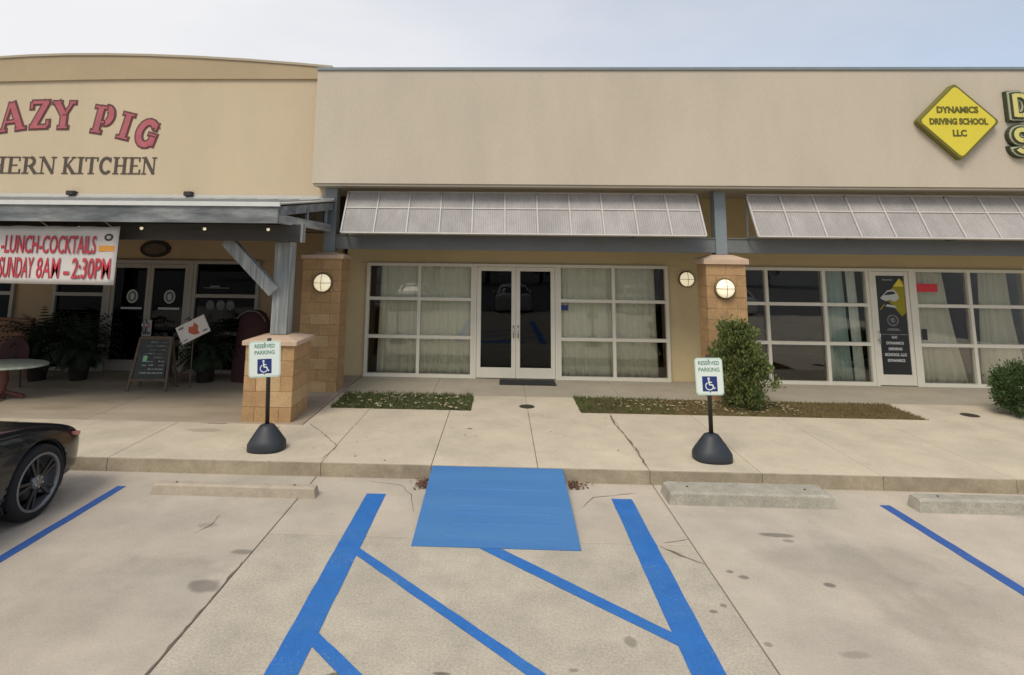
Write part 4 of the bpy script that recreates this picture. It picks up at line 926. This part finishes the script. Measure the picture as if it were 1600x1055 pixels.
for i in range(9):
    z = .82-i*.065; bm = BM()
    x = -.2+rc.uniform(0, .06)
    while x < .2:
        l = rc.uniform(.02, .09)
        if rc.random() < .75: box(bm, x, min(x+l, .22), -.0085, -.0068, z, z+.018*rc.uniform(.5, 1.3), mtx=mt)
        x += l+.015
    if bm.verts: obj('chalk_writing', bm, m_chalk if i > 4 else m_decgrey, A_)
    else: bm.free()
bm = BM(); box(bm, -.16, -.09, -.0088, -.007, .50, .60, mtx=mt); obj('chalk_drawing', bm, m_chalkg, A_)
nt_ = obj('door_notice', bx(-7.37, -7.17, 11.905, 11.909, .87, 1.19), m_decal); tag(nt_, 'white paper notice on the post between the restaurant doors', 'notice')
bm = BM(); prism(bm, [(-7.27+.06*math.cos(i*.628), 1.08+.06*math.sin(i*.628)) for i in range(10)], 11.902, 11.9045); obj('red_ring', bm, m_signred, nt_)
bm = BM(); prism(bm, [(-7.27+.043*math.cos(i*.628), 1.08+.043*math.sin(i*.628)) for i in range(10)], 11.900, 11.9018); obj('ring_centre', bm, m_decal, nt_)
bm = BM(); box(bm, -7.35, -7.19, 11.902, 11.9045, .90, .955); obj('notice_text', bm, m_decgrey, nt_)
pq = empty('wall_plaque', (-7.28, 12.0, 2.64), 'dark oval plaque on the wall above the restaurant doors', 'plaque')
bm = BM(); prism(bm, [(.33*math.cos(i*math.pi/14), .175*math.sin(i*math.pi/14)) for i in range(28)], -.04, -.002); obj('board', bm, m_plaque, pq, bevel=.008)
bm = BM(); prism(bm, [(.24*math.cos(i*math.pi/14), .11*math.sin(i*math.pi/14)) for i in range(28)], -.048, -.041); obj('inset', bm, m_boardwood, pq)

mn = empty('menu_board', (-5.58, 10.55, .152), 'tilted white board with a red food picture standing in the fern', 'menu board')
bm = BM(); cyl(bm, (0, .03, 0), (0, .03, 1.05), .012, n=8); obj('stake', bm, m_boardwood, mn)
RT = Matrix.Translation((0, 0, 1.03)) @ Matrix.Rotation(R(-27), 4, 'Y')
bm = BM(); box(bm, -.28, .28, -.012, .012, -.165, .165, mtx=RT); brd = obj('board', bm, m_banner, mn, bevel=.003)
food = [(-.09, -.02), (-.05, .08), (.02, .05), (.07, .11), (.12, .03), (.08, -.06), (.10, -.12), (.0, -.10), (-.04, -.07)]
bm = BM(); prism(bm, food, -.0150, -.0125); bmesh.ops.transform(bm, matrix=RT, verts=bm.verts); obj('food_picture', bm, mat('food print', (.45, .10, .05), .6, .5, 30), mn)
bm = BM(); box(bm, -.24, -.14, -.0145, -.0125, .09, .125, mtx=RT); box(bm, .16, .25, -.0145, -.0125, -.12, -.09, mtx=RT); box(bm, -.23, -.15, -.0145, -.0125, -.13, -.11, mtx=RT); obj('print', bm, m_decgrey, mn)

def fern(x, y, r, h, pot, label, seed, z0=.152, nfr=46):
    root = empty('potted_fern', (x, y, z0), label, 'potted plant', 'potted ferns on the porch')
    bm = BM(); lathe(bm, [(0, 0), (.14, 0), (.19, pot*.9), (.205, pot*.9), (.205, pot), (.18, pot), (.17, pot-.03), (0, pot-.03)], 20); obj('pot', bm, m_terra, root, smooth=True)
    rnd = random.Random(seed); vs, fs = [], []
    for i in range(nfr):
        a = rnd.uniform(0, 6.283); el = rnd.uniform(.35, 1.45); ln = r*rnd.uniform(.8, 1.25)/max(.35, math.cos(el))*.8; ln = min(ln, h*1.1)
        p = Vector((0, 0, pot)); d = Vector((math.cos(a)*math.cos(el), math.sin(a)*math.cos(el), math.sin(el))); side = Vector((-math.sin(a), math.cos(a), 0)); ns_ = 14
        for k in range(ns_):
            q = p+d*ln/ns_; d = (d+Vector((0, 0, -.16))).normalized(); l = .085*math.sin((k+1)/(ns_+1)*math.pi)**.6
            for s in (-1, 1):
                n = len(vs); tip = (p+q)/2+side*s*l+Vector((0, 0, -.02)); w_ = (q-p)*.34; vs += [tuple(p), tuple(tip-w_*.3), tuple(tip+w_*.6), tuple(p+w_*1.6)]; fs.append((n, n+1, n+2, n+3))
            p = q
    me = bpy.data.meshes.new('fronds'); me.from_pydata(vs, [], fs); link('fronds', me, m_fern, root); return root
fern(-5.60, 11.15, .52, .85, .42, 'dark potted fern under the tilted menu board', 11, nfr=190)
fern(-8.75, 11.0, .55, .95, .45, 'dark potted fern between the bench and the restaurant doors', 12, nfr=190)
fern(-8.02, 11.1, .5, .9, .42, 'dark potted fern beside the left restaurant door', 13, nfr=190)
# covered grill-like object
cv = empty('covered_heater', (-4.80, 11.35, .152), 'bulky round-topped object under a dark maroon cover behind the porch post', 'covered object')
bm = BM(); n = 26; prof = [(.36, 0), (.37, .3), (.34, .6), (.32, .9), (.29, 1.12), (.21, 1.26), (.1, 1.32), (0, 1.33)]; vv = []
for r, z in prof:
    vv.append([bm.verts.new((r*(1+.05*math.sin(7*i*6.283/n)*(1.2-z))*math.cos(i*6.283/n), .75*r*(1+.05*math.cos(5*i*6.283/n)*(1.2-z))*math.sin(i*6.283/n), z)) for i in range(n)] if r else [bm.verts.new((0, 0, z))])
for a, b in zip(vv, vv[1:]):
    for i in range(n):
        j = (i+1) % n
        if len(b) == 1: bm.faces.new((a[i], a[j], b[0]))
        else: bm.faces.new((a[i], a[j], b[j], b[i]))
obj('cover', bm, m_maroon, cv, smooth=True)
bm = BM(); 
for k in range(12):
    a0, a1 = R(20+k*11), R(31+k*11); cyl(bm, (.30*math.cos(a0), -.17, 1.02+.30*math.sin(a0)), (.30*math.cos(a1), -.17, 1.02+.30*math.sin(a1)), .010, n=6)
obj('piping', bm, m_decgrey, cv)
# bench, chair, table at left
bh = empty('wooden_bench', (-9.85, 10.9, .152), 'brown wooden high-back bench against the restaurant wall', 'bench')
for i in range(4): obj('back_slat', bx(-.95, .80, .20, .225, .42+i*.165, .575+i*.165), m_bench, bh, bevel=.004)
for i in range(3): obj('seat_slat', bx(-.95, .80, -.28+i*.155, -.135+i*.155, .40, .425), m_bench, bh, bevel=.004)
obj('top_rail', bx(-.98, .83, .18, .245, 1.085, 1.13), m_bench, bh, bevel=.008)
for x in (-.93, .74):
    obj('leg', bx(x, x+.06, -.28, -.22, 0, .40), m_bench, bh); obj('leg', bx(x, x+.06, .226, .28, 0, 1.08), m_bench, bh)
    obj('armrest', bx(x-.01, x+.07, -.30, .18, .62, .65), m_bench, bh, bevel=.005)
ch = empty('patio_chair', (-8.72, 10.15, .152), 'dark round-back patio chair between the table and the bench', 'chair')
bm = BM(); prism(bm, [(-.27, .42)]+[(.27*math.cos(R(180-i*15)), .62+.26*math.sin(R(180-i*15))) for i in range(13)]+[(.27, .42)], .22, .25); obj('backrest', bm, m_maroon, ch, bevel=.006)
bm = BM(); lathe(bm, [(0, .42), (.24, .42), (.26, .44), (.24, .465), (0, .465)], 24); obj('seat', bm, m_maroon, ch, smooth=True)
for sx in (-.2, .2):
    for sy in (-.18, .2):
        b = BM(); cyl(b, (sx, sy, 0), (sx*.9, sy*.9, .43), .014, n=8); obj('leg', b, m_dark, ch)
tb = empty('patio_table', (-8.15, 9.55, .152), 'oval patio table with pale green mottled top and reddish base', 'table')
SX = Matrix.Diagonal((1.45, 1, 1, 1))
bm = BM(); lathe(bm, [(0, .525), (.43, .525), (.455, .535), (.455, .552), (.44, .562), (0, .562)], 36, mtx=SX); obj('tabletop', bm, m_cloth, tb, smooth=False)
bm = BM(); lathe(bm, [(.06, .02), (.05, .2), (.075, .3), (.05, .42), (.12, .524), (0, .524)], 16); obj('pedestal', bm, m_tableleg, tb, smooth=True)
for a in range(4):
    b = BM(); c_, s_ = math.cos(a*1.571+.4), math.sin(a*1.571+.4); bar(b, (.03*c_, .03*s_, .12), (.30*c_, .30*s_, .025), .05, .05); obj('foot', b, m_tableleg, tb)

# ================================================================ CARS
def lerp(t, P):
    for (a, va), (b, vb) in zip(P, P[1:]):
        if t <= b:
            k = (t-a)/(b-a); k = max(0, min(1, k)); return va+(vb-va)*k
    return P[-1][1]
def make_car(label, paint, loc, rz, group=None, simple=False):
    # local: nose at y=0 pointing +y, tail at y=-4.75
    root = empty('parked_car', loc, label, 'car', group, rz=rz)
    Wd = [(0, .62), (.06, .74), (.16, .82), (.32, .875), (.6, .905), (1, .92), (2, .925), (3.4, .925), (4.1, .90), (4.5, .84), (4.68, .76), (4.75, .66)]
    ZS = [(0, .56), (.06, .60), (.16, .655), (.32, .71), (.6, .785), (1, .86), (1.5, .91), (2.4, .94), (3.6, .98), (4.3, 1.0), (4.6, .97), (4.7, .90), (4.75, .82)]
    ZD = [(0, .58), (.06, .625), (.16, .69), (.32, .745), (.6, .82), (1, .895), (1.5, .955), (2.4, .98), (3.6, 1.03), (4.3, 1.07), (4.6, 1.05), (4.7, .96), (4.75, .85)]
    ZB = [(0, .24), (.1, .19), (.5, .17), (4.2, .17), (4.6, .22), (4.75, .28)]
    ys = [0, .06, .16, .32, .5, .75, 1, 1.3, 1.5, 2.0, 2.6, 3.2, 3.6, 3.9, 4.2, 4.45, 4.6, 4.7, 4.75]
    bm = BM(); rows = []
    for y in ys:
        w_, zs, zd, zb = lerp(y, Wd), lerp(y, ZS), lerp(y, ZD), lerp(y, ZB)
        half = [(w_*.90, zb), (w_*.985, zb+.10), (w_*.995, .40), (w_*1.0, .52), (w_*.985, (zs+.55)/2), (w_*.955, zs-.03), (w_*.90, zs+.015), (w_*.75, (zs+zd)/2+.015), (w_*.4, zd), (0, zd+.008)]
        full = half+[(-x, z) for x, z in half[-2::-1]]
        rows.append([bm.verts.new((x, -y, z)) for x, z in full])
    for a, b in zip(rows, rows[1:]):
        for i in range(len(a)-1): bm.faces.new((a[i], a[i+1], b[i+1], b[i]))
        bm.faces.new((a[-1], a[0], b[0], b[-1]))
    bm.faces.new(rows[0]); bm.faces.new(rows[-1][::-1])
    bmesh.ops.recalc_face_normals(bm, faces=bm.faces[:])
    me = bpy.data.meshes.new('tmp'); bm.to_mesh(me); bm.free()
    tmp = bpy.data.objects.new('tmp', me); C.objects.link(tmp)
    sm = tmp.modifiers.new('s', 'SUBSURF'); sm.levels = 2; sm.render_levels = 2
    cut = []
    for yy in (-.80, -3.62):
        for sx in (-1, 1):
            b = BM(); cyl(b, (sx*.62, yy, .33), (sx*1.1, yy, .33), .385, n=40); m_ = bpy.data.meshes.new('c'); b.to_mesh(m_); b.free()
            co = bpy.data.objects.new('c', m_); C.objects.link(co); cut.append(co)
            bo = tmp.modifiers.new('b', 'BOOLEAN'); bo.object = co; bo.operation = 'DIFFERENCE'; bo.solver = 'EXACT'
    bpy.context.view_layer.update(); dg = bpy.context.evaluated_depsgraph_get()
    me2 = bpy.data.meshes.new_from_object(tmp.evaluated_get(dg)); 
    for o in cut+[tmp]: bpy.data.objects.remove(o)
    me2.name = 'body'; bd = link('body', me2, paint, root)
    for p in me2.polygons: p.use_smooth = len(p.vertices) <= 4 and p.area < .2
    # cabin
    bm = BM(); st = [(1.50, .80, .95, .955), (1.9, .76, .95, 1.19), (2.35, .70, .96, 1.38), (2.75, .66, .97, 1.43), (3.3, .66, .98, 1.42), (3.7, .68, 1.0, 1.34), (4.05, .72, 1.02, 1.17), (4.35, .76, 1.03, 1.055)]
    rows = []
    for y, w_, z0, z1 in st:
        wb = .84-.05*(y < 1.6); half = [(wb, z0-.04), (w_*.98+(wb-w_)*.35, z0+(z1-z0)*.55), (w_*.88, z1-.03*(z1 > 1.1)), (w_*.5, z1+.015), (0, z1+.02)]
        full = half+[(-x, z) for x, z in half[-2::-1]]; rows.append([bm.verts.new((x, -y, z)) for x, z in full])
    for a, b in zip(rows, rows[1:]):
        for i in range(len(a)-1): bm.faces.new((a[i], a[i+1], b[i+1], b[i]))
    bm.faces.new(rows[0]); bm.faces.new(rows[-1][::-1]); cab = obj('cabin_glass', bm, m_carglass, root, smooth=True); cab.modifiers.new('s', 'SUBSURF').levels = 1
    bm = BM(); rws = []
    for y, w_, z1 in ((2.30, .60, 1.395), (2.75, .62, 1.445), (3.3, .62, 1.435), (3.75, .60, 1.34)):
        rws.append([bm.verts.new((x*w_, -y, z1-(abs(x)**3)*.035)) for x in (-1, -.7, -.3, 0, .3, .7, 1)])
    for a, b in zip(rws, rws[1:]):
        for i in range(6): bm.faces.new((a[i], a[i+1], b[i+1], b[i]))
    rf = obj('roof', bm, paint, root, smooth=True); k_ = rf.modifiers.new('t', 'SOLIDIFY'); k_.thickness = .03
    # pillars
    for sx in (-1, 1):
        bm = BM()
        for p, q in (((.82, -1.62, .97), (.62, -2.34, 1.385)), ((.80, -2.95, .97), (.635, -2.9, 1.41)), ((.80, -4.2, 1.03), (.62, -3.65, 1.36))): bar(bm, (sx*p[0], p[1], p[2]), (sx*q[0], q[1], q[2]), .06, .05)
        obj('pillar', bm, paint, root)
    # wheels
    for yy in (-.80, -3.62):
        for sx in (-1, 1):
            wr = bpy.data.objects.new('wheel', None); C.objects.link(wr); wr.parent = root; wr.location = (sx*.815, yy, .335)
            MY = Matrix.Rotation(R(90)*sx, 4, 'Y')
            bm = BM(); lathe(bm, [(.235, -.10), (.29, -.105), (.325, -.09), (.335, -.04), (.335, .04), (.325, .085), (.29, .10), (.25, .098), (.24, .085)], 48, mtx=MY); obj('tyre', bm, m_tyre, wr, smooth=True)
            bm = BM(); lathe(bm, [(.24, .086), (.245, .095), (.262, .098), (.262, .10), (.252, .106), (.238, .100), (.232, .07), (.225, -.05), (0, -.06)], 48, mtx=MY); obj('rim_lip', bm, m_rimedge if not simple else m_rim, wr, smooth=True)
            bm = BM()
            for k in range(10):
                a = k*math.pi/5+(.16 if k % 2 else -.16)
                bar(bm, MY @ Vector((.05*math.cos(a), .05*math.sin(a), .072)), MY @ Vector((.236*math.cos(a*1.0), .236*math.sin(a), .078)), .026, .024, MY @ Vector((0, 0, 1)))
            obj('spokes', bm, m_rim, wr)
            bm = BM(); lathe(bm, [(.066, .05), (.064, .088), (.03, .096), (0, .098)], 20, mtx=MY); obj('hub', bm, m_rimedge, wr, smooth=True)
            bm = BM(); lathe(bm, [(0, -.02), (.17, -.02), (.17, .01), (0, .01)], 32, mtx=MY); obj('brake_disc', bm, m_rim, wr)
            bm = BM()
            for k in range(5):
                a = k*1.2566; c_ = MY @ Vector((.045*math.cos(a), .045*math.sin(a), .09)); cyl(bm, c_, c_+(MY @ Vector((0, 0, .012))), .008, n=6)
            obj('lug_nuts', bm, m_chrome, wr)
            bm = BM(); lathe(bm, [(.384, -.16), (.384, .055), (.372, .060), (.366, .055), (.366, -.16)], 40, mtx=MY)
            for v in bm.verts:
                if (v.co.z) < -.16: v.co.z = -.16
            obj('wheel_arch', bm, m_rubber, wr)
    for sx in (-1, 1):
        bm = BM(); P = [(.13, .615), (.20, .635), (.30, .655), (.34, .66), (.33, .63), (.22, .595), (.14, .58)]
        o_ = []; 
        a = [bm.verts.new((sx*(lerp(y, Wd)*.992+.004), -y, z)) for y, z in P]; b = [bm.verts.new((sx*(lerp(y, Wd)*.95), -y, z)) for y, z in P]
        bm.faces.new(a); n = len(P)
        for i in range(n): bm.faces.new((a[i], b[i], b[(i+1) % n], a[(i+1) % n]))
        obj('corner_lamp', bm, m_lampred, root)
        bm = BM(); box(bm, sx*.88 if sx > 0 else -1.08, 1.08 if sx > 0 else -.88, -1.95, -1.83, .96, 1.08); obj('wing_mirror', bm, paint, root, bevel=.03)
        bm = BM(); P = [(sx*.926, -1.48), (sx*.926, -2.55), (sx*.926, -3.35)]
        for x, y in P: box(bm, x-.003, x+.003, y-.004, y+.004, .26, .93)
        obj('door_gap', bm, m_rubber, root)
        bm = BM()
        for y in (-2.40, -3.22): box(bm, sx*.932-.012, sx*.932+.012, y-.09, y+.09, .80, .825)
        obj('door_handle', bm, paint, root, bevel=.004)
    obj('grille', bx(-.45, .45, -.012, .012, .30, .48), m_rubber, root, bevel=.01)
    return root
make_car('black car parked at the left edge with its rounded end towards the kerb', m_car, (-5.335, 6.54, .002), 0)
# cars across the lot behind the viewer (they are what the shop glass mirrors)
c1 = make_car('white car parked across the lot, mirrored in the double door', m_carwhite, (.6, -9, -.16), R(180), 'cars across the lot', True)
for x, lb, pm in ((-4.3, 'silver car parked across the lot, mirrored left of the double door', m_carsilver), (6.8, 'silver car parked across the lot, mirrored in the school windows', m_carsilver), (11.4, 'white car parked across the lot, mirrored at the far right', m_carwhite)):
    c2 = copy_tree(c1); c2.location.x = x; c2['label'] = lb
    for ch_ in [o for o in bpy.data.objects if o.parent == c2 and o.name.split('.')[0] in ('body', 'roof', 'pillar', 'wing_mirror', 'door_handle')]:
        if pm is not m_carwhite:
            for sl in ch_.material_slots: sl.link = 'OBJECT'; sl.material = pm
# tree line across the lot
def crown(rnd):
    a = rnd.uniform(0, 6.283); t = math.acos(rnd.uniform(-1, 1)); k = rnd.random()**.4; d = Vector((math.sin(t)*math.cos(a), math.sin(t)*math.sin(a), math.cos(t)))
    return Vector((0, 0, 5.2))+Vector((d.x*3.2, d.y*3.2, d.z*2.8))*k*(1+.2*math.sin(a*3)), d, .35
t1 = empty('leafy_tree', (-30, -46, -.16), 'broad leafy tree on the far side of the lot, first of the row', 'tree', 'trees across the lot')
foliage(200, 16, crown, .55, m_tree, t1, 'crown', seed=9)
bm = BM(); cyl(bm, (0, 0, 0), (0, 0, 4.5), .28, .15, n=10)
for i in range(5): cyl(bm, (0, 0, 2.6+.3*i), (1.6*math.cos(i*1.3), 1.6*math.sin(i*1.3), 5), .1, .04, n=6)
obj('trunk', bm, m_bark, t1)
for i, lb in enumerate(('second', 'third', 'fourth', 'fifth', 'sixth', 'seventh', 'eighth', 'ninth', 'last')):
    t2 = copy_tree(t1); t2.location = (-30+(i+1)*7+random.uniform(-1.5, 1.5), -46+random.uniform(-4, 4), -.16); t2.rotation_euler.z = random.uniform(0, 6); s_ = random.uniform(.75, 1.15); t2.scale = (s_, s_, s_)
    t2['label'] = 'broad leafy tree on the far side of the lot, %s of the row' % lb
